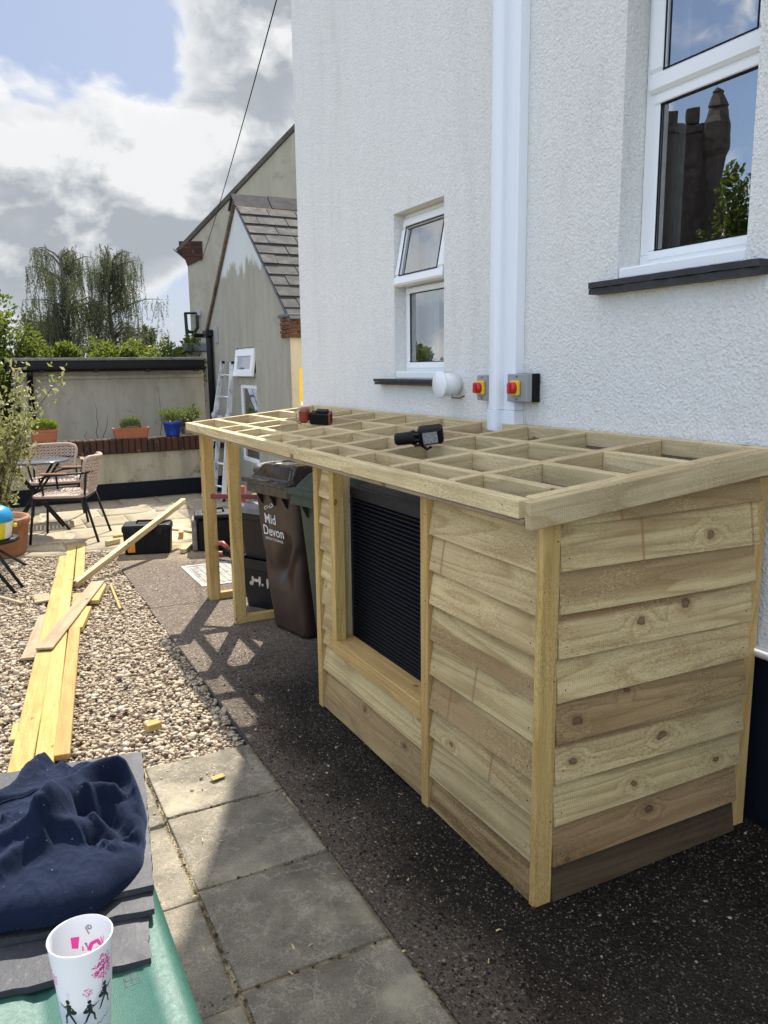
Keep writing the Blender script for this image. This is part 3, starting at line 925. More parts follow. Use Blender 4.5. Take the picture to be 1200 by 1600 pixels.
tag(mk('wood_shavings', sv_, M_SHAVE), 'tiny wood shavings scattered on the slabs and path', 'shavings', kind='stuff')
# far patio of buff flags
pp = MB(); pp.span(-4.0, 3.0, 7.43, 10.36, -0.05, -0.004)
patio = tag(mk('patio', pp, M_PATIOJ), kind='structure')
patio['label'] = 'sunny buff flagged patio in front of the garden wall'
ys = [7.445, 8.02, 8.60, 9.20, 9.78, 10.35]
for j in range(5):
    x = -2.4 - 0.22 * (j % 2)
    while x < 2.95:
        w = random.choice((0.45, 0.6, 0.6, 0.75))
        x2 = min(x + w, 2.97)
        if x2 - x > 0.15: riven(x + 0.006, x2 - 0.006, ys[j] + 0.006, ys[j + 1] - 0.006, random.uniform(60, 300), n=5, amp=0.002, mat=M_PATIO, parent=patio)
        x = x2

# pale inspection cover let into the path
mc = thing('inspection_cover', 'pale metal inspection cover set in the path behind the corner post', 'manhole cover', (1.62, 6.08, 0.0))
b = MB()
for (a0, a1, c0, c1) in ((-0.24, 0.24, -0.35, -0.31), (-0.24, 0.24, 0.31, 0.35), (-0.24, -0.20, -0.31, 0.31), (0.20, 0.24, -0.31, 0.31)):
    b.span(a0, a1, c0, c1, -0.01, 0.005, 0.001)
mk('rim', b, plain("pale galvanised cover", (0.30, 0.285, 0.25), 0.6, 0.1, var=0.2), mc, local(mc))
b = MB(); b.span(-0.195, 0.195, -0.305, 0.305, -0.01, 0.0015)
for k in range(7):
    xx = -0.165 + k * 0.055
    b.span(xx - 0.012, xx + 0.012, -0.29, -0.01, 0.0015, 0.005, 0.001); b.span(xx - 0.012, xx + 0.012, 0.01, 0.29, 0.0015, 0.005, 0.001)
mk('tray', b, plain("dusty cover tray", (0.25, 0.235, 0.205), 0.7, 0.0, var=0.35), mc, local(mc))
for q in ((0.10, -0.16, 0.006), (0.02, 0.20, 0.006)):
    b = MB(); b.box(q, (0.06, 0.03, 0.004), 0.001); mk('lifting_slot', b, M_BLACK, mc, local(mc))

# ------------------------------------------------------------------ white house
house = thing('white_house', 'tall white roughcast house with dark plinth and two plastic windows', 'house', (5.0, 2.0, 0.0))
Y0, Y1, ZT = -7.0, 5.90, 5.62
OPEN = [(3.77, 4.342, 1.535, 2.492), (1.868, 2.46, 1.930, 3.10)]
ycut = sorted({Y0, Y1, *[o[0] for o in OPEN], *[o[1] for o in OPEN]}); zcut = sorted({0.645, ZT, *[o[2] for o in OPEN], *[o[3] for o in OPEN]})
w = MB()
for i in range(len(ycut) - 1):
    for j in range(len(zcut) - 1):
        ya, yb, za, zb = ycut[i], ycut[i + 1], zcut[j], zcut[j + 1]
        if any(o[0] <= ya and yb <= o[1] and o[2] <= za and zb <= o[3] for o in OPEN): continue
        w.quad((WX, ya, za), (WX, ya, zb), (WX, yb, zb), (WX, yb, za))
for (ya, yb, za, zb) in OPEN:
    X2 = WX + 0.17
    w.quad((WX, yb, za), (WX, yb, zb), (X2, yb, zb), (X2, yb, za)); w.quad((WX, ya, za), (X2, ya, za), (X2, ya, zb), (WX, ya, zb))
    w.quad((WX, ya, zb), (X2, ya, zb), (X2, yb, zb), (WX, yb, zb)); w.quad((WX, ya, za), (WX, yb, za), (X2, yb, za), (X2, ya, za))
w.quad((WX, Y1, 0), (WX, Y1, ZT), (8.5, Y1, ZT), (8.5, Y1, 0))
w.quad((WX, Y0, 0), (8.5, Y0, 0), (8.5, Y0, ZT), (WX, Y0, ZT)); w.quad((8.5, Y0, 0), (8.5, Y1, 0), (8.5, Y1, ZT), (8.5, Y0, ZT))
w.quad((WX, Y0, ZT), (8.5, Y0, ZT), (8.5, Y1, ZT), (WX, Y1, ZT))
mk('wall', w, M_STUCCO, house)
b = MB(); b.tube([(WX - 0.012, Y0, 0.637), (WX - 0.012, Y1, 0.637)], 0.021, 10)
mk('bellcast_bead', b, M_UPVC, house)
b = MB(); b.quad((WX + 0.012, Y0, 0), (WX + 0.012, Y0, 0.64), (WX + 0.012, Y1, 0.64), (WX + 0.012, Y1, 0))
mk('plinth', b, M_NAVY, house)
b = MB()
b.add([(WX - 0.0, Y0 - .1, ZT + .01), (WX - 0.0, Y1 + .1, ZT + .01), (5.4, Y1 + .1, ZT + 2.4), (5.4, Y0 - .1, ZT + 2.4), (8.7, Y0 - .1, ZT + .01), (8.7, Y1 + .1, ZT + .01)],
      [(0, 3, 2, 1), (3, 4, 5, 2), (0, 4, 3), (1, 2, 5)])
mk('roof', b, M_RSLATE, house)


def ring(mb, x, y0, y1, z0, z1, wd, t, b=0.004, M=None, mat=0):
    """four mitre-free bars of a window frame in a plane of constant x; the face stands at x, the depth runs to x+t"""
    mb.span(x, x + t, y0, y1, z0, z0 + wd, b, mat, M); mb.span(x, x + t, y0, y1, z1 - wd, z1, b, mat, M)
    mb.span(x + 0.0015, x + t, y0, y0 + wd, z0 + wd - 0.001, z1 - wd + 0.001, b, mat, M); mb.span(x + 0.0015, x + t, y1 - wd, y1, z0 + wd - 0.001, z1 - wd + 0.001, b, mat, M)


def gasket(mb, x, y0, y1, z0, z1, wd=0.005, M=None):
    ring(mb, x, y0, y1, z0, z1, wd, 0.006, 0.0, M)


def room(x0, y0, y1, z0, z1, depth=1.6):
    mb = MB()
    ya, yb, za, zb = y0 - 0.6, y1 + 0.6, z0 - 0.35, z1 + 0.25
    x1 = x0 + depth
    mb.quad((x1, ya, za), (x1, yb, za), (x1, yb, zb), (x1, ya, zb)); mb.quad((x0, ya, za), (x1, ya, za), (x1, ya, zb), (x0, ya, zb))
    mb.quad((x0, yb, za), (x1, yb, za), (x1, yb, zb), (x0, yb, zb)); mb.quad((x0, ya, za), (x1, ya, za), (x1, yb, za), (x0, yb, za))
    mb.quad((x0, ya, zb), (x1, ya, zb), (x1, yb, zb), (x0, yb, zb))
    for (qa, qb, qc, qd) in ((ya, y0, za, zb), (y1, yb, za, zb), (y0, y1, za, z0), (y0, y1, z1, zb)):
        mb.quad((x0, qa, qc), (x0, qb, qc), (x0, qb, qd), (x0, qa, qd))
    return mb


# small window with its top light pushed open
ya, yb, za, zb = OPEN[0]; XF = 2.375
win = MB(); ring(win, XF, ya + .001, yb - .001, za + 0.042, zb - .001, 0.045, 0.07)
win.span(XF + 0.001, XF + 0.068, ya + 0.046, yb - 0.046, 2.055, 2.115, 0.004)
wo = mk('window', win, M_UPVC, house)
b = MB(); ring(b, XF - 0.012, ya + 0.03, yb - 0.03, 1.592, 2.072, 0.042, 0.05, 0.008); mk('lower_sash', b, M_UPVC, wo)
b = MB(); gasket(b, XF - 0.008, ya + 0.068, yb - 0.068, 1.630, 2.034); mk('seal', b, M_BLACK, wo)
b = MB(); b.quad((XF - 0.001, ya + 0.07, 1.632), (XF - 0.001, ya + 0.07, 2.032), (XF - 0.001, yb - 0.07, 2.032), (XF - 0.001, yb - 0.07, 1.632)); mk('pane', b, M_GLASS, wo)
hinge = Matrix.Translation((XF - 0.006, 0, 2.465)) @ Matrix.Rotation(R(11.0), 4, 'Y')
b = MB(); ring(b, -0.012, ya + 0.012, yb - 0.012, -0.395, 0.0, 0.058, 0.055, 0.010, hinge)
mk('open_top_light', b, M_UPVC, wo)
b = MB(); gasket(b, -0.014, ya + 0.066, yb - 0.066, -0.341, -0.054, 0.005, hinge); mk('seal', b, M_BLACK, wo)
b = MB(); b.quad((0.006, ya + 0.068, -0.339), (0.006, ya + 0.068, -0.056), (0.006, yb - 0.068, -0.056), (0.006, yb - 0.068, -0.339), 0, hinge)
mk('pane', b, M_GLASS, wo)
b = MB(); b.beam((XF - 0.05, yb - 0.05, 2.09), (XF + 0.02, yb - 0.12, 2.13), 0.012, 0.004); b.beam((XF - 0.05, ya + 0.05, 2.09), (XF + 0.02, ya + 0.12, 2.13), 0.012, 0.004)
mk('stay_arm', b, M_STEEL, wo)
b = MB(); b.span(2.302, XF + 0.05, ya + .001, yb - .001, za + .002, za + 0.042, 0.005); mk('cill', b, M_UPVC, house)


def tile_sill(name, y0, y1, z0, z1, xo, seed):
    rr = random.Random(seed); mb = MB()
    nseg = 26
    for (zz0, zz1, ex) in ((z0, (z0 + z1) / 2 - .001, 0.006), ((z0 + z1) / 2 + .001, z1, 0.0)):
        vs = []
        for k in range(nseg + 1):
            y = y0 + (y1 - y0) * k / nseg
            e = xo + ex + rr.uniform(-0.0035, 0.0035)
            for (xx, zz) in ((e, zz0 + rr.uniform(-.001, .001)), (e + rr.uniform(-.002, .002), zz1), (WX + 0.03, zz1), (WX + 0.03, zz0)):
                vs.append((xx, y, zz))
        fs = []
        for k in range(nseg):
            for q in range(4):
                fs.append((k * 4 + q, k * 4 + (q + 1) % 4, k * 4 + 4 + (q + 1) % 4, k * 4 + 4 + q))
        fs += [(3, 2, 1, 0), tuple(nseg * 4 + q for q in range(4))]
        mb.add(vs, fs)
    return mk(name, mb, M_BLACKP, house)


tile_sill('tile_sill', 3.69, 4.535, 1.498, 1.533, 2.245, 3)
tile_sill('tile_sill', 1.775, 2.565, 1.880, 1.927, 2.245, 5)
mk('room_lining', room(2.47, ya, yb, za, zb), M_DARKIN, house)
b = MB(); b.grid(lambda u, v: (2.50 + 0.012 * math.sin(u * 30), yb + 0.05 - u * 0.26, za + v * 0.98), 24, 2); mk('curtain', b, M_CURTAIN, house)

# large window near the camera
ya, yb, za, zb = OPEN[1]; XF = 2.41
win = MB(); ring(win, XF, ya + .001, yb - .001, za + 0.044, zb - .001, 0.05, 0.065)
win.span(XF + 0.001, XF + 0.064, ya + 0.05, yb - 0.05, 2.588, 2.628, 0.004)
wo = mk('window', win, M_UPVC, house)
b = MB(); ring(b, XF - 0.006, ya + 0.046, yb - 0.046, 2.000, 2.604, 0.036, 0.03, 0.006); mk('bead', b, M_UPVC, wo)
b = MB(); gasket(b, XF - 0.003, ya + 0.080, yb - 0.080, 2.034, 2.570); mk('seal', b, M_BLACK, wo)
b = MB(); b.quad((XF + 0.006, ya + 0.082, 2.036), (XF + 0.006, ya + 0.082, 2.568), (XF + 0.006, yb - 0.082, 2.568), (XF + 0.006, yb - 0.082, 2.036)); mk('pane', b, M_GLASS, wo)
b = MB(); ring(b, XF - 0.018, ya + 0.022, yb - 0.022, 2.612, 3.085, 0.072, 0.05, 0.012); mk('top_sash', b, M_UPVC, wo)
b = MB(); gasket(b, XF - 0.012, ya + 0.092, yb - 0.092, 2.682, 3.015); mk('seal', b, M_BLACK, wo)
b = MB(); b.quad((XF + 0.004, ya + 0.094, 2.684), (XF + 0.004, ya + 0.094, 3.013), (XF + 0.004, yb - 0.094, 3.013), (XF + 0.004, yb - 0.094, 2.684)); mk('pane', b, M_GLASS, wo)
b = MB(); b.span(2.302, XF + 0.05, ya + .001, yb - .001, za + .002, za + 0.044, 0.006); mk('cill', b, M_UPVC, house)
mk('room_lining', room(2.50, ya, yb, za, zb), M_DARKIN, house)
b = MB(); b.grid(lambda u, v: (2.54 + 0.012 * math.sin(u * 34), yb + 0.08 - u * 0.16, za + v * 1.1), 24, 2); mk('curtain', b, M_CURTAIN, house)
# things on the inner sill, seen through the glass
pt = thing('window_plant', 'broad leaved house plant on the inner sill behind the large window', 'house plant', (2.56, 2.02, 1.95))
b = MB(); b.lathe([(0.0, 0.02), (0.035, 0.02), (0.05, 0.085), (0.046, 0.085), (0.03, 0.03), (0, 0.03)], 20)
mk('pot', b, plain("yellow glazed pot", (0.45, 0.36, 0.05), 0.3, var=0.25), pt, local(pt))
b = MB()
for k in range(9):
    az = k * 2.4; ln = random.uniform(0.10, 0.19); el = random.uniform(0.3, 1.1)

    def lf(u, v, az=az, ln=ln, el=el):
        t = v; wd = 0.028 * math.sin(math.pi * min(1, t * 0.96 + 0.04)) ** 0.7
        rr = ln * t * math.cos(el * (1 - 0.5 * t)); zz = 0.08 + ln * math.sin(el) * t - 0.08 * t * t
        s = (u - 0.5) * 2 * wd
        return (rr * math.cos(az) - s * math.sin(az), rr * math.sin(az) + s * math.cos(az), zz + abs(s) * 0.3)
    b.grid(lf, 4, 8)
mk('leaves', b, plain("deep green leaf", (0.05, 0.12, 0.02), 0.4, var=0.3), pt, local(pt))

# D-shaped white trunking (duct) down the wall
tk = thing('wall_trunking', 'white plastic pipe trunking running down the white wall', 'pipe', (WX, 3.18, 1.3))


def dprof(y0, y1, dep, grow=0.0):
    """plan outline (x,y): broad duct with one well rounded front edge and a flat flank stepped 6 mm back"""
    rr_ = dep * 0.92
    pts = [(WX, y1), (WX - dep * 0.10, y1)]
    for k in range(11):
        a = math.pi / 2 * k / 10
        pts.append((WX - dep * 0.10 - dep * 0.90 * math.sin(a), y1 - rr_ + rr_ * math.cos(a)))
    ym_ = y0 + (y1 - y0) * 0.40
    pts += [(WX - dep, ym_ + 0.022), (WX - dep + 0.006, ym_ + 0.008), (WX - dep + 0.018, ym_ + 0.001), (WX - dep + 0.044, ym_), (WX - dep + 0.044, y0 + 0.004), (WX - dep + 0.048, y0), (WX, y0)]
    return pts


b = MB(); b.prism(dprof(3.052, 3.258, 0.098), 1.395, 5.6)
mk('duct', b, M_WPIPE, tk, edge=0.003)
b = MB(); b.prism(dprof(3.046, 3.266, 0.104), 1.295, 1.394)
mk('end_collar', b, M_WPIPE, tk, edge=0.003)

# round flue terminal
ft = thing('round_wall_vent', 'round white vent drum sticking out of the wall beside the black sill', 'vent', (WX, 3.625, 1.508))
T = Matrix.Translation((WX, 3.625, 1.508)) @ Matrix.Rotation(R(-90), 4, 'Y')
b = MB(); b.lathe([(0.048, -0.01), (0.048, 0.02), (0.060, 0.022), (0.060, 0.10), (0.056, 0.104)], 36, T); mk('drum', b, M_UPVC, ft)
b = MB(); b.lathe([(0.0, 0.106), (0.066, 0.106), (0.070, 0.110), (0.070, 0.117), (0.066, 0.121), (0, 0.121)], 40, T); mk('front_disc', b, M_UPVC, ft)
b = MB(); b.tube([(WX - 0.05, 3.60, 1.455), (WX - 0.06, 3.595, 1.440), (WX - 0.02, 3.58, 1.437), (WX, 3.56, 1.45)], 0.003, 6); mk('wire_clip', b, M_SCREW, ft)


def isolator(y0, y1, z0, z1, depth, label, backbox):
    t = thing('isolator_switch', label, 'switch', (WX, (y0 + y1) / 2, (z0 + z1) / 2), 0, 'rotary isolator switches on the wall')
    xf = WX - depth
    bb = MB(); bb.span(WX - 0.002, xf + 0.034, y0, y1, z0, z1, 0.003); mk('back_box', bb, M_BLACK if backbox else M_GREYP, t)
    bb = MB(); bb.span(xf, xf + 0.033, y0 + .001, y1 - .001, z0 + .001, z1 - .001, 0.004); mk('cover', bb, M_GREYP, t)
    yc, zc = (y0 + y1) / 2, (z0 + z1) / 2
    bb = MB(); bb.span(xf - 0.018, xf - 0.0005, yc - 0.032, yc + 0.032, zc - 0.034, zc + 0.034, 0.004); mk('yellow_plate', bb, M_YEL, t)
    T = Matrix.Translation((xf - 0.018, yc, zc)) @ Matrix.Rotation(R(-90), 4, 'Y')
    bb = MB(); bb.lathe([(0.026, 0.0), (0.026, 0.016), (0.022, 0.020), (0, 0.020)], 28, T)
    bb.box((xf - 0.043, yc, zc), (0.020, 0.014, 0.050), 0.004); mk('red_knob', bb, M_RED, t)
    bb = MB()
    for s in (-1, 1): bb.cyl((xf - 0.002, yc, zc + s * (z1 - z0) * 0.40), (xf + 0.001, yc, zc + s * (z1 - z0) * 0.40), 0.004, n=10)
    mk('cover_screw', bb, M_SCREW, t)
    return t


isolator(3.262, 3.354, 1.434, 1.560, 0.062, 'grey isolator switch left of the white trunking', False)
isolator(2.925, 3.077, 1.436, 1.566, 0.078, 'grey isolator switch with black back box right of the trunking', True)

# ------------------------------------------------------------------ outbuilding with the slate gable
GX = 3.0
out = thing('slate_outbuilding', 'small cream rendered outbuilding with steep slate roof beyond the white house', 'outbuilding', (4.5, 9.6, 0))
ya, yb, ze, ym, zr = 8.02, 11.25, 2.16, 9.70, 3.58
W1 = (9.20, 9.955, 1.505, 1.865); W2 = (9.20, 9.92, 0.45, 1.42)
b = MB()
# gable wall with two openings cut out: bands of quads between the verges
yc = sorted({ya, yb, W1[0], W1[1], W2[1]}); zc = sorted({0.0, W2[2], W2[3], W1[2], W1[3], ze})
for i in range(len(yc) - 1):
    for j in range(len(zc) - 1):
        q = (yc[i], yc[i + 1], zc[j], zc[j + 1])
        if any(o[0] <= q[0] and q[1] <= o[1] and o[2] <= q[2] and q[3] <= o[3] for o in (W1, W2)): continue
        b.quad((GX, q[0], q[2]), (GX, q[0], q[3]), (GX, q[1], q[3]), (GX, q[1], q[2]))
b.add([(GX, ya, ze), (GX, ym, zr), (GX, yb, ze)], [(0, 1, 2)])
for o in (W1, W2):
    X2 = GX + 0.08
    b.quad((GX, o[1], o[2]), (GX, o[1], o[3]), (X2, o[1], o[3]), (X2, o[1], o[2])); b.quad((GX, o[0], o[2]), (X2, o[0], o[2]), (X2, o[0], o[3]), (GX, o[0], o[3]))
    b.quad((GX, o[0], o[3]), (X2, o[0], o[3]), (X2, o[1], o[3]), (GX, o[1], o[3])); b.quad((GX, o[0], o[2]), (GX, o[1], o[2]), (X2, o[1], o[2]), (X2, o[0], o[2]))
b.quad((GX, ya, 0), (7, ya, 0), (7, ya, ze), (GX, ya, ze)); b.quad((GX, yb, 0), (GX, yb, ze), (7, yb, ze), (7, yb, 0))
b.add([(7, ya, 0), (7, yb, 0), (7, yb, ze), (7, ym, zr), (7, ya, ze)], [(0, 1, 2, 3, 4)])
mk('wall', b, M_GABLE, out)
# roof deck
slope = Vector((0, ya - ym, ze - zr)); sl = slope.length; sd = slope.normalized()
nrm = Vector((0, -sd.z, sd.y)) if sd.y > 0 else Vector((0, sd.z, -sd.y))
nrm = Vector((0, -(zr - ze), (ym - ya))).normalized()
b = MB()
over = 0.10
e0 = Vector((0, ya, ze)) + sd * over
b.add([(GX - 0.03, ym, zr + .02), (7, ym, zr + .02), (7, e0.y, e0.z + .02), (GX - 0.03, e0.y, e0.z + .02)], [(0, 3, 2, 1)])
e1 = Vector((0, yb, ze)) + Vector((0, yb - ym, ze - zr)).normalized() * over
b.add([(GX - 0.03, ym, zr + .02), (7, ym, zr + .02), (7, e1.y, e1.z + .02), (GX - 0.03, e1.y, e1.z + .02)], [(0, 1, 2, 3)])
roof = mk('roof', b, M_LEAD, out)
# slates on the near slope, one by one
rowsn = 11; step = (sl + over - 0.10) / rowsn; sw = 0.36
sv = bevbox(sw - 0.008, step + 0.08, 0.012, 0.0015)
mes = MB(); mes.add(*sv); slate_me = mes.mesh('slate', M_RSLATE)
for r_ in range(rowsn):
    x = GX - 0.045 - (sw / 2 if r_ % 2 else 0)
    while x < GX + 1.9:
        xa = max(x, GX - 0.045); xb = x + sw
        d = 0.10 + (r_ + 0.5) * step
        cpt = Vector((0, ym, zr)) + sd * d + nrm * (0.036 + random.uniform(-.002, .004))
        mm = Matrix(((1, 0, 0), tuple(-sd), tuple(nrm))).transposed().to_4x4()
        mm = mm @ Matrix.Rotation(R(-3.6), 4, 'X') @ Matrix.Rotation(R(random.uniform(-.5, .5)), 4, 'Z') @ Matrix.Diagonal(((xb - xa) / sw, 1, 1, 1))
        mm.translation = Vector(((xa + xb) / 2, cpt.y, cpt.z))
        link(bpy.data.objects.new('slate', slate_me), roof, mm)
        x += sw
for k in range(5):
    x0 = GX - 0.06 + k * 0.46
    b = MB()
    dz = random.uniform(-.008, .008)
    prof = [(-0.16, -0.125), (0.0, 0.045), (0.16, -0.125), (0.14, -0.135), (0.0, 0.02), (-0.14, -0.135)]
    T = Matrix(((0, 0, 1, x0), (1, 0, 0, ym), (0, 1, 0, zr + 0.05 + dz), (0, 0, 0, 1)))
    b.prism(prof, 0, 0.452, T); mk('ridge_tile', b, M_RSLATE, roof)
b = MB(); b.span(GX - 0.05, GX + 1.9, ym - 0.175, ym - 0.13, zr - .12, zr - .08, .01); mk('ridge_mortar', b, M_MORTAR, roof)
for sgn, yend, nm in ((1, ya, 'verge'), (-1, yb, 'verge')):
    p0 = Vector((GX - 0.02, ym, zr + 0.012)); p1 = Vector((GX - 0.02, yend, ze + 0.012)); p1 = p1 + (p1 - p0).normalized() * 0.11
    b = MB(); b.beam(p0, p1, 0.05, 0.035, (1, 0, 0), 0.004)
    mk(nm, b, plain("mossy verge mortar", (0.12, 0.085, 0.06), 0.9, var=0.6, scale=14, bump=0.004) if sgn < 0 else M_LEAD, roof)
# brick corbel at the near eave
cb = MB(); cb.span(GX - 0.018, GX + 0.5, ya - 0.055, ya + 0.20, 1.925, 2.13)
corb = mk('corbel', cb, M_MORTAR, out)
bm_ = MB(); bm_.add(*bevbox(0.03, 0.118, 0.030, 0.002)); bme = bm_.mesh('brick', M_BRICK)
bm2 = MB(); bm2.add(*bevbox(0.118, 0.03, 0.030, 0.002)); bme2 = bm2.mesh('brick', M_BRICK)
for r_ in range(5):
    zz = 1.945 + r_ * 0.041
    for k in range(2):
        link(bpy.data.objects.new('brick', bme), corb, Matrix.Translation((GX - 0.022, ya + 0.013 + k * 0.126 - (0.0 if r_ % 2 else 0.02), zz)))
    for k in range(4):
        link(bpy.data.objects.new('brick', bme2), corb, Matrix.Translation((GX + 0.05 + k * 0.126 - (0.05 if r_ % 2 else 0), ya - 0.058, zz)))
b = MB(); b.span(GX - 0.05, GX + 0.5, ya - 0.085, ya + 0.22, 2.132, 2.165, .004); mk('corbel_cap', b, M_LEAD, out)
b = MB(); b.span(GX + 0.002, GX + 1.5, ya - 0.004, ya - 0.002, 0, 1.92); mk('end_wall_painted_sun', b, render_mat("cream end wall with painted sunlight", (0.62, 0.54, 0.38), (0.55, 0.47, 0.32), (0.45, 0.38, 0.26)), out)  # paler cream sheet: sunlight on the end wall is painted into its colour
# its windows
for (o, topopen) in ((W1, True), (W2, False)):
    b = MB(); ring(b, GX + 0.02, o[0] + .002, o[1] - .002, o[2] + .002, o[3] - .002, 0.05, 0.05)
    wq = mk('window', b, M_UPVC, out)
    T = Matrix.Translation((GX - 0.005, 0, o[3] - 0.02)) @ Matrix.Rotation(R(9 if topopen else 0), 4, 'Y')
    h = o[3] - o[2] - 0.03
    if topopen:
        b = MB(); ring(b, -0.01, o[0] + .01, o[1] - .01, -h, 0, 0.085, 0.04, 0.004, T); mk('open_sash', b, M_UPVC, wq)
        b = MB(); b.quad((0.01, o[0] + .09, -h + .08), (0.01, o[0] + .09, -.08), (0.01, o[1] - .09, -.08), (0.01, o[1] - .09, -h + .08), 0, T); mk('pane', b, M_GLASS, wq)
    else:
        b = MB(); b.quad((GX + .04, o[0] + .05, o[2] + .05), (GX + .04, o[0] + .05, o[3] - .05), (GX + .04, o[1] - .05, o[3] - .05), (GX + .04, o[1] - .05, o[2] + .05)); mk('pane', b, M_GLASS, wq)
mk('room_lining', room(GX + 0.1, W2[0], W1[1], W2[2], W1[3], 0.8), M_DARKIN, out)
b = MB(); b.grid(lambda u, v: (GX + 0.13 + 0.012 * math.sin(u * 60), W2[0] + u * 0.72, W2[2] + v * 0.97), 40, 2); mk('net_curtain', b, plain("grey curtain", (0.24, 0.24, 0.22), 0.9), out)
# gutter end and downpipe at the far corner
b = MB()
T = Matrix.Translation((GX - 0.05, yb + 0.09, 2.10))
for k in range(9):
    pass
prof = [(0.055 * math.cos(math.pi + math.pi * k / 10), 0.055 * math.sin(math.pi + math.pi * k / 10)) for k in range(11)] + [(0.048 * math.cos(-math.pi * k / 10), 0.048 * math.sin(-math.pi * k / 10)) for k in range(11)]
b.prism(prof, -0.22, 0.6, Matrix(((0, 0, 1, GX), (1, 0, 0, yb - 0.02), (0, 1, 0, 2.10), (0, 0, 0, 1))))
mk('gutter', b, M_BLACKM, out)
b = MB(); b.box((GX - 0.055, yb - 0.16, 2.10), (0.10, 0.20, 0.09), 0.01); b.tube([(GX - 0.055, yb - 0.20, 2.06), (GX - 0.055, yb - 0.22, 1.95), (GX - 0.055, yb - 0.22, 0.6)], 0.045, 12); mk('downpipe', b, M_BLACKM, out)
b = MB(); b.span(GX - 0.02, GX - 0.001, yb - 0.50, yb - 0.36, 1.96, 2.18, .002); mk('junction_box', b, M_GREYP, out)

# ------------------------------------------------------------------ garage beyond the garden wall
gar = thing('flat_roof_garage', 'low pale rendered garage with black fascia behind the garden wall', 'garage', (1.8, 12.6, 0))
gy = 11.60
b = MB(); b.span(0.555, 2.985, gy, gy + 3.0, 0, 1.60); mk('wall', b, M_GARAGE, gar)
b = MB(); b.span(0.50, 2.985, gy - 0.03, gy, 1.50, 1.545, .003); mk('render_band', b, M_GARAGE, gar)
b = MB(); b.span(0.475, 2.985, gy - 0.11, gy + 3.05, 1.62, 1.745, .004); mk('fascia', b, M_BLACKM, gar)
b = MB(); b.span(0.46, 2.985, gy - 0.13, gy + 3.06, 1.746, 1.785, .006); mk('roof', b, plain("mossy felt roof", (0.16, 0.16, 0.15), 0.9, var=0.5, scale=12, bump=0.01), gar)
b = MB(); b.prism(prof, 0.44, 2.97, Matrix(((0, 0, 1, 0), (1, 0, 0, gy - 0.165), (0, 1, 0, 1.655), (0, 0, 0, 1)))); gut = mk('gutter', b, M_BLACKM, gar)
for k in range(4):
    b = MB(); b.box((0.8 + k * 0.68, gy - 0.165, 1.605), (0.06, 0.13, 0.03), .004); mk('bracket', b, M_BLACKM, gut)
b = MB(); b.tube([(0.66, gy - 0.165, 1.61), (0.66, gy - 0.14, 1.55), (0.66, gy - 0.05, 1.50), (0.66, gy - 0.05, 0.3)], 0.038, 12); mk('downpipe', b, M_BLACKM, gar)

# ------------------------------------------------------------------ garden wall
gw = thing('garden_wall', 'low mould stained rendered wall with brick coping and black base', 'wall', (0.5, 10.45, 0))
b = MB(); b.span(-3.5, 2.97, 10.37, 10.56, 0.205, 0.575); mk('wall', b, M_GWALL, gw)
b = MB(); b.span(-3.5, 2.97, 10.352, 10.56, 0.0, 0.205, .004); mk('black_base', b, M_NAVY, gw)
b = MB(); b.span(-3.5, 2.97, 10.36, 10.58, 0.576, 0.73); cop = mk('coping', b, plain("dark mossy bedding", (0.06, 0.05, 0.035), 0.95, var=0.4, scale=30, bump=0.004), gw)
cm = MB(); cm.add(*bevbox(0.068, 0.265, 0.178, 0.008)); cme = cm.mesh('brick', M_COPING)
k = 0; x = -1.3
while x < 2.95:
    mm = Matrix.Translation((x, 10.455 + random.uniform(-.006, .006), 0.672 + random.uniform(-.005, .005))) @ Matrix.Rotation(R(random.uniform(-1.5, 1.5)), 4, 'Y')
    link(bpy.data.objects.new('brick', cme), cop, mm); x += 0.077
b = MB(); b.span(-3.5, 2.98, 10.57, 11.59, 0.0, 0.60); bed = tag(mk('raised_bed_soil', b, M_SOIL), kind='structure')
b = MB(); b.span(-3.5, 0.9, 10.6, 16, -0.05, 0.2); tag(mk('garden_terrain', b, M_SOIL), kind='structure')

# ------------------------------------------------------------------ house behind
rh = thing('rear_house', 'large grey green rendered gable house behind the outbuilding', 'house', (3.92, 16.0, 0), R(-22))
F = local(rh)
hz, k, half, dep = 3.98, 0.975, 4.4, 7.0
zr2 = hz + half * k
b = MB()
b.add([(0, 0, 0), (2 * half, 0, 0), (2 * half, 0, hz), (half, 0, zr2), (0, 0, hz)], [(0, 1, 2, 3, 4)])
b.quad((0, 0, 0), (0, 0, hz), (0, dep, hz), (0, dep, 0)); b.quad((2 * half, 0, 0), (2 * half, dep, 0), (2 * half, dep, hz), (2 * half, 0, hz))
mk('wall', b, M_REARW, rh, F)
dv = Vector((1, 0, k)).normalized(); nv = Vector((-k, 0, 1)).normalized()
pA = Vector((0, 0, hz)) - dv * 0.20 + nv * 0.02; pB = Vector((half, 0, zr2)) + nv * 0.02
b = MB()
q8 = []
for yy in (-0.05, dep):
    for pp_ in (pA, pB, pB + nv * .07, pA + nv * .07): q8.append((pp_.x, yy, pp_.z))
b.add(q8, [(0, 1, 2, 3), (7, 6, 5, 4), (0, 4, 5, 1), (1, 5, 6, 2), (2, 6, 7, 3), (3, 7, 4, 0)])
b.add([(pB.x, -.05, pB.z + .08), (pB.x, dep, pB.z + .08), (2 * half + .2, dep, hz), (2 * half + .2, -.05, hz)], [(0, 3, 2, 1)])
mk('roof', b, M_OLDROOF, rh, F)
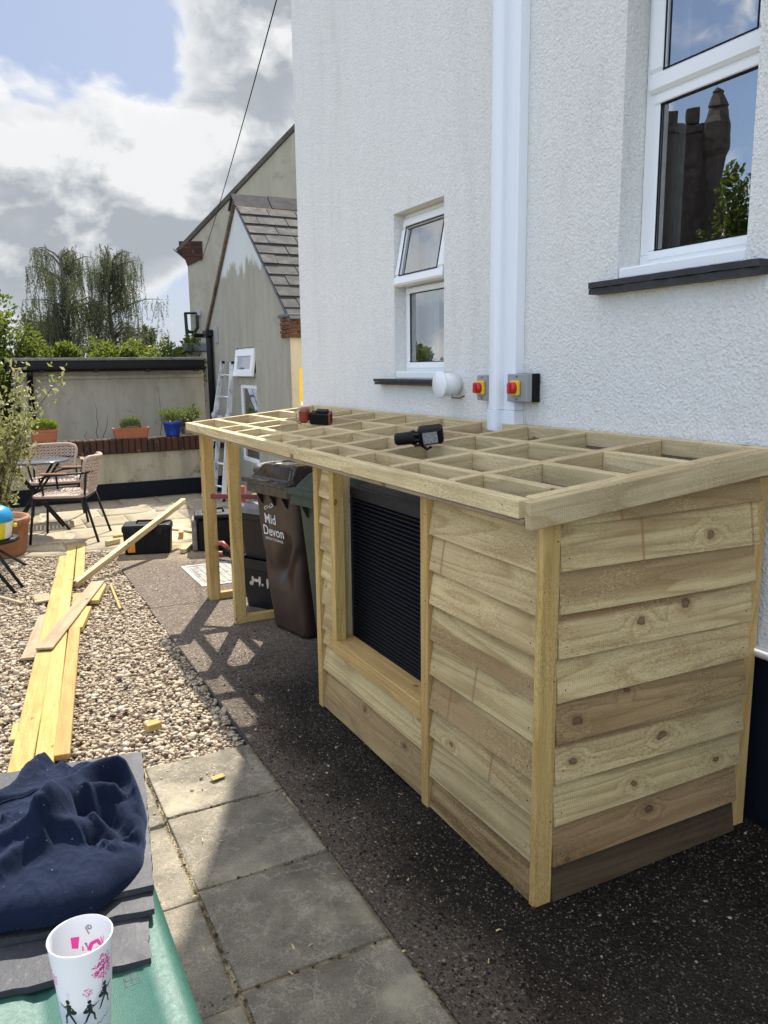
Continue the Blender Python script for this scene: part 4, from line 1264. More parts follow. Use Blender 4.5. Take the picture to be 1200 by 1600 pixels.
cb = MB(); cb.prism([(0.0, 3.60), (0.30, 3.74), (0.30, 4.06), (-0.14, 4.06), (-0.14, 3.95), (-0.06, 3.78)], -0.035, 0.1, Matrix(((1, 0, 0, 0), (0, 0, 1, 0), (0, 1, 0, 0), (0, 0, 0, 1))))
corb2 = mk('corbel', cb, M_COPING, rh, F)
for q in range(4):
    for (x0_, x1_) in ((-0.10 + 0.02 * (3 - q), 0.10), (0.11, 0.295)):
        b = MB(); b.span(x0_, x1_, -0.045, -0.02, 3.77 + q * 0.072, 3.83 + q * 0.072, .003); mk('brick', b, M_COPING, corb2, F)
b = MB(); b.prism(prof, -0.08, dep, F @ Matrix(((1, 0, 0, pA.x - 0.03), (0, 0, 1, 0), (0, 1, 0, pA.z + 0.06), (0, 0, 0, 1)))); mk('gutter', b, M_BLACKM, rh)
b = MB(); b.tube([(0.14, -.08, 2.70), (0.14, -.10, 2.42), (0.08, -.10, 2.34), (-0.02, -.10, 2.34), (-0.06, -.10, 2.37)], 0.032, 10)
b.tube([(0.14, -.10, 2.70), (-0.10, -.10, 2.70)], 0.022, 8); b.tube([(-0.08, -.10, 2.70), (-0.07, -.10, 2.3), (0.02, -.10, 1.9)], 0.032, 10); mk('soil_pipe', b, M_BLACKM, rh, F)
b = MB(); b.box((0.16, -.06, 2.70), (0.10, 0.10, 0.10), .008); mk('hopper', b, M_GREYP, rh, F)
b = MB(); b.span(-0.03, 1.5, -0.9, -0.01, 1.95, 2.10, .01); mk('lean_to_roof', b, M_LEAD, rh, F)
b = MB(); b.span(0.0, 1.4, -0.85, -0.02, 0, 1.945); mk('lean_to_wall', b, M_REARW, rh, F)

# overhead cable from the house behind to the white house
b = MB()
p0 = Vector((4.20, 15.83, 3.80)); p1 = Vector((2.36, 5.905, 4.72))
pts = [p0 + Vector((-0.06, -0.02, -0.12)), p0 + Vector((-.03, -.04, -.02))]
for q in range(0, 31):
    t = q / 30; pt_ = p0.lerp(p1, t); pt_.z -= 0.30 * t * (1 - t); pts.append(pt_)
b.tube(pts, 0.0055, 6)
tag(mk('overhead_cable', b, M_BLACK), 'thin black cable hanging between the rear house gable and the white house', 'cable')

# ------------------------------------------------------------------ the unfinished timber bin store
store = thing('bin_store', 'unfinished timber bin store with open lattice roof and overlapping cladding boards', 'bin store', (1.8, 3.6, 0))


def stick(name, p0, p1, w, h, mat, up=(0, 0, 1), parent=store, b=0.0025):
    """one length of timber: w across, h along up"""
    L = (Vector(p1) - Vector(p0)).length
    mb = MB(); mb.add(*bevbox(L, w, h, b))
    return mk(name, mb, mat, parent, frame_of(p0, p1, up))


FX = 1.345
# battens and posts along the front
stick('corner_batten', (FX + 0.033, 1.7005, 0.0), (FX + 0.033, 1.7005, 1.172), 0.064, 0.026, M_POST, (0, 1, 0))
stick('front_batten', (FX + 0.013, 2.340, -0.004), (FX + 0.013, 2.340, 1.168), 0.048, 0.026, M_POST, (1, 0, 0))
stick('front_batten', (FX + 0.013, 3.336, -0.0), (FX + 0.013, 3.336, 1.168), 0.046, 0.026, M_POST, (1, 0, 0))
stick('jamb_batten', (FX + 0.024, 3.148, 0.392), (FX + 0.024, 3.148, 1.168), 0.046, 0.052, M_POST, (1, 0, 0))
stick('sill_rail', (FX + 0.050, 2.365, 0.360), (FX + 0.050, 3.205, 0.360), 0.104, 0.066, M_POST)
stick('front_post', (FX + 0.036, 4.762, 0.0), (FX + 0.036, 4.762, 1.172), 0.047, 0.072, M_POST, (1, 0, 0))
stick('front_post', (FX + 0.036, 5.366, 0.0), (FX + 0.036, 5.366, 1.172), 0.047, 0.072, M_POST, (1, 0, 0))
stick('front_post', (FX + 0.030, 5.416, 0.0), (FX + 0.030, 5.416, 1.172), 0.047, 0.060, M_YELL, (1, 0, 0))
stick('base_rail', (FX + 0.073, 5.366, 0.026), (2.20, 5.366, 0.026), 0.047, 0.048, M_POST)
stick('base_rail', (FX + 0.073, 4.762, 0.026), (2.20, 4.762, 0.026), 0.047, 0.048, M_POST)
# inner studs behind the cladding, seen through the lattice and the opening
for (xx, yy, z1) in ((1.42, 1.765, 1.17), (1.42, 2.325, 1.17), (1.425, 3.20, 1.17), (1.42, 3.31, 1.17), (2.235, 1.765, 1.24), (2.245, 3.32, 1.24), (2.245, 4.76, 1.24), (2.245, 5.37, 1.24)):
    stick('stud', (xx, yy, 0.0), (xx, yy, z1), 0.047, 0.05, M_RAFT, (1, 0, 0))
stick('base_rail', (1.42, 1.79, 0.03), (1.42, 2.30, 0.03), 0.047, 0.05, M_RAFT)
# leaning rear post by the wall
stick('rear_batten', (2.236, 1.7195, 0.0), (2.236, 1.7195, 1.236), 0.085, 0.030, M_POST, (0, 1, 0))


NAILS = []


def clad(name, p_left, p_right, out, bottom, height, parent=store, mat=M_CLAD, tilt=4.6):
    """feather-edge board: bottom edge at z=bottom, thick low edge leaning out over the board beneath"""
    a = Vector(p_left); b_ = Vector(p_right); L = (b_ - a).length
    prof = [(0.0, 0.0), (0.0, 0.0165), (0.002, 0.0185), (height * 0.55, 0.0125), (height, 0.0065), (height, 0.0)]
    nseg = 7
    mb = MB(); vs = []; ph = random.uniform(0, 9)
    for k in range(nseg + 1):
        x = -L / 2 + L * k / nseg
        wv = 0.0013 * math.sin(ph + 3.0 * k / nseg) + random.uniform(-.0004, .0004)
        cup = random.uniform(-.0006, .0006)
        for (yy, zz) in prof: vs.append((x, yy - height / 2 + wv, zz + (cup if yy < 0.01 else 0)))
    q = len(prof); fs = []
    for k in range(nseg):
        for j in range(q): fs.append((k * q + j, k * q + (j + 1) % q, (k + 1) * q + (j + 1) % q, (k + 1) * q + j))
    fs += [tuple(reversed(range(q))), tuple(nseg * q + j for j in range(q))]
    fs = [tuple(reversed(f)) for f in fs]
    mb.add(vs, fs)
    xx = (b_ - a).normalized(); o = Vector(out); up = Vector((0, 0, 1))
    yy = (up - xx * up.dot(xx)).normalized(); zz = xx.cross(yy)
    if zz.dot(o) < 0: xx = -xx; zz = xx.cross(yy)
    mm = Matrix((xx, yy, zz)).transposed().to_4x4()
    mm = mm @ Matrix.Rotation(R(-tilt), 4, 'X')
    mid = (a + b_) / 2
    mm.translation = mid + Vector((0, 0, bottom - 0.0)) + yy * height / 2
    if height > 0.09:
        for sx in (-1, 1):
            NAILS.append((mm @ Vector((sx * (L / 2 - min(0.028, L * 0.2)), -height / 2 + 0.036, 0.0150)), mm @ Vector((sx * (L / 2 - min(0.028, L * 0.2)), -height / 2 + 0.036, 0.0172))))
    return mk(name, mb, mat, parent, mm)


LAP = [1.028, 0.902, 0.780, 0.648, 0.518, 0.394, 0.282, 0.130, 0.004]
tops = [1.172] + [z + 0.022 for z in LAP[:-1]]
for z, zt in zip(LAP, tops):
    h = zt - z
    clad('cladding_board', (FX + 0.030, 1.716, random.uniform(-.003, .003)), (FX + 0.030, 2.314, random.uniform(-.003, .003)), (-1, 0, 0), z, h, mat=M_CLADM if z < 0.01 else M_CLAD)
    if z > 0.39:
        clad('cladding_board', (FX + 0.030, 3.173, random.uniform(-.003, .003)), (FX + 0.030, 3.311, random.uniform(-.003, .003)), (-1, 0, 0), z, h)
for z, zt in ((0.325, 0.40),):
    clad('cladding_board', (FX + 0.030, 3.207, 0), (FX + 0.030, 3.311, 0), (-1, 0, 0), z, zt - z)
clad('cladding_board', (FX + 0.030, 2.366, 0.001), (FX + 0.030, 3.312, -0.002), (-1, 0, 0), 0.199, 0.128)
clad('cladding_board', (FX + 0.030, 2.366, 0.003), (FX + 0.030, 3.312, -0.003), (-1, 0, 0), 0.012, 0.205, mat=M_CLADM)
EL = [1.155, 1.031, 0.905, 0.771, 0.639, 0.512, 0.387, 0.252, 0.119, 0.002]
ER = [1.151, 1.018, 0.893, 0.761, 0.636, 0.506, 0.372, 0.252, 0.116, 0.002]
for k in range(10):
    zt = (1.195 if k == 0 else EL[k - 1] + 0.022); h = zt - EL[k]
    if k == 0: h = 0.072
    xr = 2.226 - 0.0026 * k + random.uniform(-.003, .003)
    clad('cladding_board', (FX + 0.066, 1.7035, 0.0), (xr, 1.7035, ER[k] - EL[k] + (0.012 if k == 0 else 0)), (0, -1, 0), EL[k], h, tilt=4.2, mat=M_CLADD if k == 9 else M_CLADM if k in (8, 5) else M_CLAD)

# lattice roof
ZF, ZB, XA, XB = 1.240, 1.331, 1.29, 2.285


def rz(x): return ZF + (x - XA) / (XB - XA) * (ZB - ZF)


RH = 0.068
stick('front_beam', (XA + 0.024, 1.724, ZF - 0.026), (XA + 0.024, 5.575, ZF - 0.024), 0.048, 0.052, M_RAFT)
stick('drip_batten', (XA + 0.030, 1.706, ZF - 0.0600), (XA + 0.030, 5.56, ZF - 0.0585), 0.052, 0.014, M_OLD)
stick('wall_plate', (XB - 0.024, 1.66, ZB - 0.030), (XB - 0.024, 5.575, ZB - 0.030), 0.046, 0.060, M_RAFT)
RY = [1.735, 2.145, 2.560, 2.945, 3.325, 3.705, 4.105, 4.525, 4.865, 5.552]
xs_, xe_ = XA + 0.050, XB - 0.049


def raf(y, skew=0.0):
    p0 = Vector((xs_, y, rz(xs_) - RH / 2)); p1 = Vector((xe_, y + skew, rz(xe_) - RH / 2))
    return stick('rafter', p0, p1, 0.045, RH, M_RAFT)


for k, y in enumerate(RY): raf(y, random.uniform(-.008, .012) if 0 < k < 9 else 0)
for k in range(len(RY) - 1):
    y0, y1 = RY[k] + 0.0235, RY[k + 1] - 0.0235
    t = (y0 - 1.7) / 3.9
    for j, (xn, xf) in enumerate(((1.462, 1.520), (1.700, 1.752), (1.965, 1.985))):
        x = xn + (xf - xn) * t + random.choice((-.004, .004)) * (1 + k % 2)
        if (k, j) == (8, 1): x += .01
        stick('noggin', (x, y0, rz(x) - RH / 2 + random.uniform(-.002, .001)), (x + random.uniform(-.004, .004), y1, rz(x) - RH / 2 + random.uniform(-.002, .001)), 0.045, RH - 0.002, M_RAFT)
# barge board across the near end and the batten behind it
stick('barge_board', (1.262, 1.648, 1.211), (2.288, 1.650, 1.303), 0.026, 0.078, M_RAFT)
stick('noggin', (1.345, 1.689, rz(1.345) - 0.035), (2.236, 1.689, rz(2.236) - 0.035), 0.045, 0.066, M_RAFT)
# screw heads: only the ones you can see, on the battens and in the noggin ends
sb = MB()
for (y, z0) in ((2.340, 1.1), (3.336, 1.1)):
    for k in range(4): sb.cyl((FX - 0.0010, y - .012, z0 - k * 0.31), (FX + 0.002, y - .012, z0 - k * 0.31), 0.0026, n=8)
for zz in (1.12, 0.71, 0.27):
    sb.cyl((FX + 0.055, 1.6866, zz), (FX + 0.055, 1.69, zz), 0.0026, n=8)
for k in range(9):
    y = 1.8 + k * 0.43
    sb.cyl((XA - 0.0010, y, ZF - 0.022), (XA + 0.002, y, ZF - 0.022), 0.0024, n=8)
for k in range(0):
    sb.cyl((1.50 + k * 0.075, 1.6335, rz(1.5 + k * .075) - 0.03 + random.uniform(-.02, .02)), (1.5 + k * .075, 1.637, rz(1.5 + k * .075) - 0.03), 0.0024, n=8)
for (p, q) in NAILS: sb.cyl(p, q, 0.0022, n=7)
tag(mk('screw_heads', sb, M_SCREW, store), kind='stuff')

# ------------------------------------------------------------------ heat pump in the store
hp = thing('heat_pump', 'black louvred heat pump cabinet behind the front opening of the bin store', 'heat pump', (1.66, 2.62, 0))
hx0, hx1, hy0, hy1, hz0, hz1 = 1.452, 1.80, 1.98, 3.185, 0.10, 1.085
b = MB(); b.span(hx0 + 0.022, hx1, hy0, hy1, hz0, hz1, 0.006); mk('casing', b, M_HPCASE, hp)
b = MB(); b.span(hx0 - 0.004, hx0 + 0.021, hy0, hy1, 1.035, hz1 - .001, .004); b.span(hx0 - 0.004, hx0 + 0.021, hy0, hy1, hz0, 0.135, .004)
b.span(hx0 - 0.004, hx0 + 0.021, hy1 - 0.022, hy1, 0.136, 1.034, .003); b.span(hx0 - 0.004, hx0 + 0.021, hy0, hy0 + 0.022, 0.136, 1.034, .003)
mk('front_frame', b, M_HPCASE, hp)
lm = MB(); lm.add(*bevbox(hy1 - hy0 - 0.046, 0.0175, 0.0052, 0.0012)); lme = lm.mesh('slat', M_LOUV)
for k in range(50):
    z = 0.145 + k * 0.0180
    mm = Matrix.Translation((hx0 + 0.006, (hy0 + hy1) / 2, z)) @ Matrix.Rotation(R(90), 4, 'Z') @ Matrix.Rotation(R(-28), 4, 'X')
    link(bpy.data.objects.new('slat', lme), hp, mm)
b = MB(); b.span(hx0 + 0.017, hx0 + 0.0205, hy0 + .02, hy1 - .02, 0.136, 1.034); mk('back_mesh', b, M_LOUV, hp)
b = MB()
for yy in (2.15, 3.02): b.span(1.50, 1.78, yy - .05, yy + .05, 0.0, 0.099, .004)
mk('foot', b, M_BLACK, hp)

# ------------------------------------------------------------------ wheelie bins
def rrect(hx_, hy_, r_, n=6):
    pts = []
    for (cx_, cy_, a0) in ((hx_ - r_, hy_ - r_, 0), (-hx_ + r_, hy_ - r_, 90), (-hx_ + r_, -hy_ + r_, 180), (hx_ - r_, -hy_ + r_, 270)):
        for k in range(n + 1):
            a = R(a0 + 90 * k / n); pts.append((cx_ + r_ * math.cos(a), cy_ + r_ * math.sin(a)))
    return pts


def dense(pts, m_):
    out_ = []; P = [Vector((x, y, 0)) for x, y in pts]
    for i in range(len(P)):
        a, b_ = P[i], P[(i + 1) % len(P)]
        q = max(1, int((b_ - a).length / m_))
        for k in range(q): out_.append(a.lerp(b_, k / q))
    return [(p.x, p.y) for p in out_]


def text_mesh(txt, size, mat, name):
    cu = bpy.data.curves.new(name, 'FONT'); cu.body = txt; cu.size = size; cu.align_x = 'CENTER'; cu.extrude = 0.0; cu.offset = size * 0.012
    cu.resolution_u = 3
    o = bpy.data.objects.new(name, cu); COL.objects.link(o)
    bpy.context.view_layer.update()
    me = bpy.data.meshes.new_from_object(o.evaluated_get(bpy.context.evaluated_depsgraph_get()))
    bpy.data.objects.remove(o); bpy.data.curves.remove(cu)
    me.materials.clear(); me.materials.append(mat)
    return me


def wheelie(label, front_mid, rot, mb_, ml, dent, W=0.50, D=0.56, H=0.93):
    """local: +x points into the store (depth), the front face looks along -x; origin on the ground under the front rim"""
    t = thing('wheelie_bin', label, 'wheelie bin', (front_mid[0], front_mid[1], 0), rot, 'wheelie bins in the store')
    F = local(t)
    rings = []; nz = 46
    for k in range(nz + 1):
        s = k / nz; z = 0.012 + s * (H - 0.012)
        taper = 1 - s
        x0 = 0.045 + 0.085 * taper ** 1.0 + 0.03 * max(0, 0.12 - s) ; x1 = D - 0.02 - 0.02 * taper
        w_ = W / 2 - 0.022 - 0.040 * taper - 0.05 * max(0, 0.10 - s)
        ring_ = dense(rrect((x1 - x0) / 2, w_, 0.055), 0.016) if k == 0 else None
        if k == 0: base_ring = dense(rrect(0.5, 0.5, 0.12), 0.034)
        pts = []
        for (u, v) in base_ring:
            x = (x0 + x1) / 2 + u * (x1 - x0); y = v * 2 * w_
            if dent and u < -0.40:
                # crumpled front: a long crease curving down the middle, hollow to its left
                cyc = -0.05 - 0.11 * math.sin((z - 0.25) * 4.2) + 0.02 * math.sin(z * 19)
                dd = y - cyc
                inz = max(0.0, min(1, (z - 0.30) / 0.10)) * max(0.0, min(1, (0.66 - z) / 0.12))
                x -= 0.036 * inz * math.exp(-(dd / 0.018) ** 2)
                x += 0.055 * inz * math.exp(-((dd - 0.085) / 0.065) ** 2)
                cy2 = 0.12 + 0.25 * (z - 0.45)
                inz2 = max(0.0, min(1, (z - 0.40) / 0.06)) * max(0.0, min(1, (0.62 - z) / 0.08))
                x -= 0.022 * inz2 * math.exp(-((y - cy2) / 0.014) ** 2)
                x += 0.008 * mnoise.noise(Vector((y * 9, z * 6, 3.0))) * max(0.0, min(1.0, (0.60 - z) / 0.1))
            pts.append((x, y, z))
        rings.append(pts)
    b = MB(); b.loft(rings); mk('body', b, mb_, t, F)
    b = MB(); pr = [(x + D / 2 + 0.01, y) for x, y in rrect(D / 2 + 0.0, W / 2, 0.04)]
    b.prism(pr, H - 0.055, H + 0.002); mk('rim', b, ml, t, F, edge=0.004)
    b = MB()
    for yy in (-0.15, -0.02, 0.12):
        b.add([(0.012, yy, H - .056), (0.05, yy, H - .056), (0.05, yy, H - .125)], [(0, 1, 2), (2, 1, 0)])
        b.prism([(0.012, H - .056), (0.055, H - .056), (0.055, H - .125)], yy - 0.004, yy + 0.004, Matrix(((1, 0, 0, 0), (0, 0, 1, 0), (0, 1, 0, 0), (0, 0, 0, 1))))
    mk('lift_rib', b, ml, t, F)
    # lid: skirt, raised shoulder and flat crown
    b = MB()
    sec = [(0.006, W / 2 + 0.012, -0.016, D + .03, 0.03), (0.030, W / 2 + 0.012, -0.016, D + .03, 0.03), (0.033, W / 2 - 0.03, 0.030, D + .01, 0.03), (0.045, W / 2 - 0.035, 0.036, D, 0.03),
           (0.105, W / 2 - 0.075, 0.085, D - .03, 0.03), (0.112, W / 2 - 0.082, 0.095, D - .04, 0.03), (0.118, W / 2 - 0.10, 0.12, D - .06, 0.03), (0.108, W / 2 - 0.115, 0.135, D - .075, 0.03)]
    rg = []
    for (dz_, w_, xa_, xb_, r_) in sec:
        rg.append([((xa_ + xb_) / 2 + x, y, H + dz_) for x, y in rrect((xb_ - xa_) / 2, w_, r_)])
    b.loft(rg, smooth=False); lid = mk('lid', b, ml, t, F, edge=0.003)
    b = MB(); b.tube([(D + 0.05, -W / 2 + .04, H + .02), (D + 0.05, W / 2 - .04, H + .02)], 0.016, 10); mk('handle', b, ml, t, F)
    for s in (-1, 1):
        T = F @ Matrix.Translation((D - 0.03, s * (W / 2 - 0.045), 0.10)) @ Matrix.Rotation(R(90), 4, 'X')
        b = MB(); b.lathe([(0.0, -0.022), (0.06, -0.022), (0.095, -0.02), (0.10, -0.012), (0.10, 0.012), (0.095, 0.02), (0.06, 0.022), (0, 0.022)], 24); mk('wheel', b, M_BLACK, t, T)
    return t, F


ROT = math.atan2(0.22, 0.976)
brown, BF = wheelie('dented brown wheelie bin with white council lettering, behind the timber post', (1.455, 4.385), ROT, M_BROWNB, M_BROWNL, True)


def decal(parent, F, txt, size, y, z, mat=M_WLETTER):
    me = text_mesh(txt, size, mat, 'lettering')
    s = z / 0.93
    xf = 0.045 + 0.085 * (1 - s) - 0.0040
    lean = math.atan2(0.085, 0.93)
    T = F @ Matrix.Translation((xf, y, z)) @ Matrix.Rotation(-lean, 4, 'Y') @ Matrix(((0, 0, -1, 0), (-1, 0, 0, 0), (0, 1, 0, 0), (0, 0, 0, 1)))
    return meshobj('lettering', me, parent, T)


decal(brown, BF, "Mid", 0.085, 0.055, 0.690)
decal(brown, BF, "Devon", 0.085, 0.035, 0.615)
decal(brown, BF, "DISTRICT COUNCIL", 0.022, 0.035, 0.585)
# swirl above the words
b = MB()
for q in range(3):
    b.tube([(0, 0.03 - 0.03 * q + 0.02 * math.sin(k * .7 + q), 0.005 * k + 0.008 * q) for k in range(7)], 0.003, 5)
lean = math.atan2(0.085, 0.93)
mk('emblem', b, M_WLETTER, brown, BF @ Matrix.Translation((0.045 + 0.085 * (1 - 0.775 / 0.93) - 0.001, 0.06, 0.77)) @ Matrix.Rotation(-lean, 4, 'Y'))
# paper label on the lid
b = MB(); b.box((0.20, 0.06, 0.93 + 0.1095), (0.10, 0.14, 0.001), 0.0); mk('paper_label', b, plain("faded label paper", (0.50, 0.44, 0.38), 0.7, var=0.3, scale=40), brown, BF)
green, GF = wheelie('dark green wheelie bin half hidden behind the narrow cladding', (1.515, 3.805), ROT, M_GREENB, M_GREENB, False)


# ------------------------------------------------------------------ black recycling boxes
def recbox(label, x, y, z, rot, lid, mark=None):
    t = thing('recycling_box', label, 'recycling box', (x, y, z), rot, 'stacked black recycling boxes')
    F = local(t); Lx, Ly, Hh = 0.37, 0.46, 0.345
    b = MB(); rg = []
    for (z_, k) in ((0.0, 0.80), (0.006, 0.83), (0.27, 0.955), (0.275, 1.0), (0.315, 1.0)):
        rg.append([(px_ * k, py_ * k, z_) for px_, py_ in rrect(Lx / 2, Ly / 2, 0.04)])
    if not lid:
        for (z_, k) in ((0.345, 1.0), (0.345, 0.97), (0.02, 0.80)): rg.append([(px_ * k, py_ * k, z_) for px_, py_ in rrect(Lx / 2, Ly / 2, 0.04)])
    b.loft(rg, smooth=False); mk('tub', b, M_CRATE, t, F, edge=0.003)
    if lid:
        b = MB(); rg = []
        for (z_, k) in ((0.316, 1.03), (0.35, 1.03), (0.362, 1.0), (0.375, 0.88), (0.378, 0.84)): rg.append([(px_ * k, py_ * k, z_) for px_, py_ in rrect(Lx / 2, Ly / 2, 0.05)])
        b.loft(rg, smooth=False); mk('lid', b, plain("dusty grey lid", (0.16, 0.16, 0.165), 0.35, var=0.3, scale=8), t, F, edge=0.004)
    if mark:
        # two hand painted letters, worn
        b = MB(); rr = random.Random(4)
        for (yy, zz, w_, h_) in ((0.10, 0.20, 0.020, 0.075), (0.035, 0.205, 0.022, 0.085), (0.068, 0.20, 0.06, 0.022), (0.012, 0.175, .02, .02), (-0.035, 0.20, 0.022, 0.08), (-0.065, 0.215, 0.03, 0.03), (-0.095, 0.20, 0.022, 0.08), (.12, .175, .02, .03)):
            poly = [(w_ / 2 * math.cos(a) * rr.uniform(.8, 1.25), h_ / 2 * math.sin(a) * rr.uniform(.85, 1.2)) for a in [6.283 * q / 9 for q in range(9)]]
            xf = -Lx / 2 * (0.83 + 0.125 * zz / 0.27) - 0.0015
            b.add([(xf - 0.0005, yy + p[0], zz + p[1]) for p in poly], [tuple(reversed(range(9)))])
        mk('painted_letters', b, plain("worn cream paint", (0.50, 0.42, 0.33), 0.7, var=0.3, scale=60), t, F)
    return t


BR = math.atan2(0.56, 0.83) - 0.10
recbox('lower black recycling box with worn painted letters', 1.755, 5.02, 0.0, BR, False, True)
recbox('upper black recycling box with grey lid, stacked on another', 1.755, 5.02, 0.340, BR - 0.03, True)
# red spirit level lying across the boxes
lv = thing('spirit_level', 'long red spirit level lying across the recycling box lid', 'spirit level', (1.72, 5.10, 0.745))
b = MB(); b.beam((1.375, 5.36, 0.742), (1.98, 4.88, 0.748), 0.022, 0.034, b=.003); mk('bar', b, plain("red enamel level", (0.17, 0.028, 0.034), 0.35, var=0.15), lv)
b = MB(); b.beam((1.367, 5.367, 0.742), (1.380, 5.356, 0.742), 0.026, 0.040, b=.004); b.beam((1.975, 4.885, .748), (1.988, 4.874, .748), .026, .040, b=.004); mk('end_cap', b, M_BLACK, lv)
b = MB(); b.beam((1.62, 5.165, 0.762), (1.68, 5.118, 0.762), 0.016, 0.004, b=.001); mk('vial', b, M_LEMON, lv)

# ------------------------------------------------------------------ power tools left on the lattice
dr = thing('cordless_nailer', 'black cordless tool with grey label lying on the lattice roof', 'power tool', (1.60, 2.84, 1.262))
A = Vector((1.518, 2.905, 1.305)); B = Vector((1.70, 2.775, 1.330)); F = frame_of(A, B, (-0.15, -0.35, 1))
b = MB(); prf = [(0.0, -0.100), (0.019, -0.098), (0.026, -0.088), (0.027, -0.03), (0.031, -0.026), (0.031, -0.012), (0.025, -0.008), (0.024, 0.0)]
T = F @ Matrix.Rotation(R(90), 4, 'Y')
b.lathe(prf, 22, T); mk('motor_housing', b, M_BLACK, dr)
b = MB(); b.box((0.052, 0.0, 0.004), (0.105, 0.060, 0.074), 0.010, F); bd = mk('battery', b, M_BLACK, dr, edge=0.004)
b = MB(); b.box((0.052, -0.0310, 0.004), (0.060, 0.0012, 0.050), 0.0, F); mk('label_plate', b, plain("printed grey label", (0.30, 0.30, 0.31), 0.4, var=0.5, scale=120), bd)
b = MB()
for k in range(3): b.box((-0.006 + 0.002 * k, -0.026, -0.024 + 0.024 * k), (0.026, 0.014, 0.010), 0.003, F)
b.tube([F @ Vector((0.0, 0, -0.03)), F @ Vector((0.03, -0.01, -0.055)), F @ Vector((0.05, -0.005, -0.048))], 0.006, 8); mk('trigger_guard', b, M_HPCASE, dr)
rd = thing('cordless_driver', 'red and black cordless tool lying on the far part of the lattice roof', 'power tool', (1.72, 4.23, 1.28))
A = Vector((1.64, 4.30, 1.335)); B = Vector((1.80, 4.17, 1.325)); F = frame_of(A, B, (0, -0.3, 1))
b = MB(); b.box((-0.062, 0, 0.006), (0.055, 0.07, 0.085), 0.012, F); mk('head', b, M_BRICKRED, rd, edge=0.004)
b = MB(); b.box((0.035, 0, -0.006), (0.125, 0.062, 0.072), 0.010, F); b.box((0.045, 0, 0.035), (0.07, 0.05, 0.014), 0.004, F); mk('battery', b, M_BLACK, rd, edge=0.004)
b = MB(); b.box((0.092, 0, -0.006), (0.010, 0.064, 0.074), 0.003, F); mk('red_band', b, M_BRICKRED, rd)
b = MB(); b.tube([F @ Vector(q) for q in ((-0.075, -0.04, 0.045), (-0.098, -0.042, 0.03), (-0.10, -0.042, -0.02), (-0.072, -0.04, -0.035))], 0.004, 8); mk('belt_hook', b, M_STEEL, rd)

# ------------------------------------------------------------------ foreground: green storage box, slates, cup
bx = thing('storage_box', 'green plastic storage box lid under the slates and the cup', 'storage box', (-0.25, 1.15, 0))
b = MB()
# lid section across x, pushed along y
sec = [(0.212, 0.600), (0.212, 0.655), (0.206, 0.680), (0.196, 0.6945), (0.184, 0.6995), (0.168, 0.7015), (0.150, 0.7005), (0.146, 0.6975), (0.040, 0.6965), (0.026, 0.6965), (0.012, 0.6905), (-0.006, 0.6905), (-0.020, 0.6965), (-0.40, 0.6965), (-0.60, 0.6965), (-0.68, 0.68), (-0.68, 0.60)]
nY = 12; vs = []
for k in range(nY + 1):
    y = 0.34 + 1.32 * k / nY
    for (x, z) in sec: vs.append((x, y, z))
q = len(sec); fs = [(k * q + j, k * q + j + 1, (k + 1) * q + j + 1, (k + 1) * q + j) for k in range(nY) for j in range(q - 1)]
fs += [tuple(range(q)), tuple(reversed([nY * q + j for j in range(q)]))]
fs = [tuple(reversed(f)) for f in fs]
b.add(vs, fs, None, 0, True); lid = mk('lid', b, M_TEAL, bx, edge=None)
b = MB(); b.span(-0.66, 0.185, 0.37, 1.63, 0.0, 0.64, 0.01); mk('body', b, M_TEAL, bx)
b = MB()
for (xx, yy, wx, wy) in ((0.128, 1.098, 0.022, 0.002), (0.128, 1.110, 0.022, 0.002), (0.128, 1.122, 0.018, 0.002), (0.118, 1.110, 0.0018, 0.024), (0.139, 1.110, 0.0018, 0.024), (0.128, 1.110, 0.0015, 0.024)):
    b.box((xx, yy, 0.6972), (wx, wy, 0.0012), 0.0004)
mk('moulded_mark', b, M_BLACKP, lid)


def slate_sheet(label, br, ang, z, w_, l_, t=0.0125, dz0=0.0):
    """riven slate: br is its near right corner; it lies back along the angle, wide to the left"""
    tt = thing('roofing_slate', label, 'slate', (br[0], br[1], z), 0, 'slates stacked on the green lid')
    d = Vector((math.sin(ang), math.cos(ang), 0)); lft = Vector((-math.cos(ang), math.sin(ang), 0))
    n_, m_ = 26, 26; rr = random.Random(int(z * 1e4))
    ed = [rr.uniform(-.0025, .0025) for _ in range(n_ + 1)]; ed2 = [rr.uniform(-.002, .002) for _ in range(m_ + 1)]
    V = []; F_ = []
    for lay in (1, 0):
        for j in range(m_ + 1):
            for i in range(n_ + 1):
                u, v = i / n_, j / m_
                pos_ = lft * (u * w_ + (ed2[j] if i == 0 else 0)) + d * (v * l_ + (ed[i] if j == 0 else 0))
                hh = t * lay + (0.0008 * mnoise.fractal(Vector((pos_.x * 16, pos_.y * 16, z * 50)), 0.9, 2.0, 4) if lay else 0)
                if lay and (i == 0 or j == 0): hh -= rr.uniform(0.0006, 0.0022)
                V.append((pos_.x, pos_.y, hh + dz0 * v))
    k = n_ + 1; o_ = k * (m_ + 1)
    for j in range(m_):
        for i in range(n_):
            a = j * k + i
            F_.append((a, a + k, a + k + 1, a + 1)); F_.append((o_ + a, o_ + a + 1, o_ + a + k + 1, o_ + a + k))
    for i in range(n_): F_.append((i, i + 1, o_ + i + 1, o_ + i)); a = m_ * k + i; F_.append((a + 1, a, o_ + a, o_ + a + 1))
    for j in range(m_): a = j * k; F_.append((a + k, a, o_ + a, o_ + a + k)); a = j * k + n_; F_.append((a, a + k, o_ + a + k, o_ + a))
    b = MB(); b.add(V, F_); mk('sheet', b, M_SLATE, tt, local(tt))
    return tt


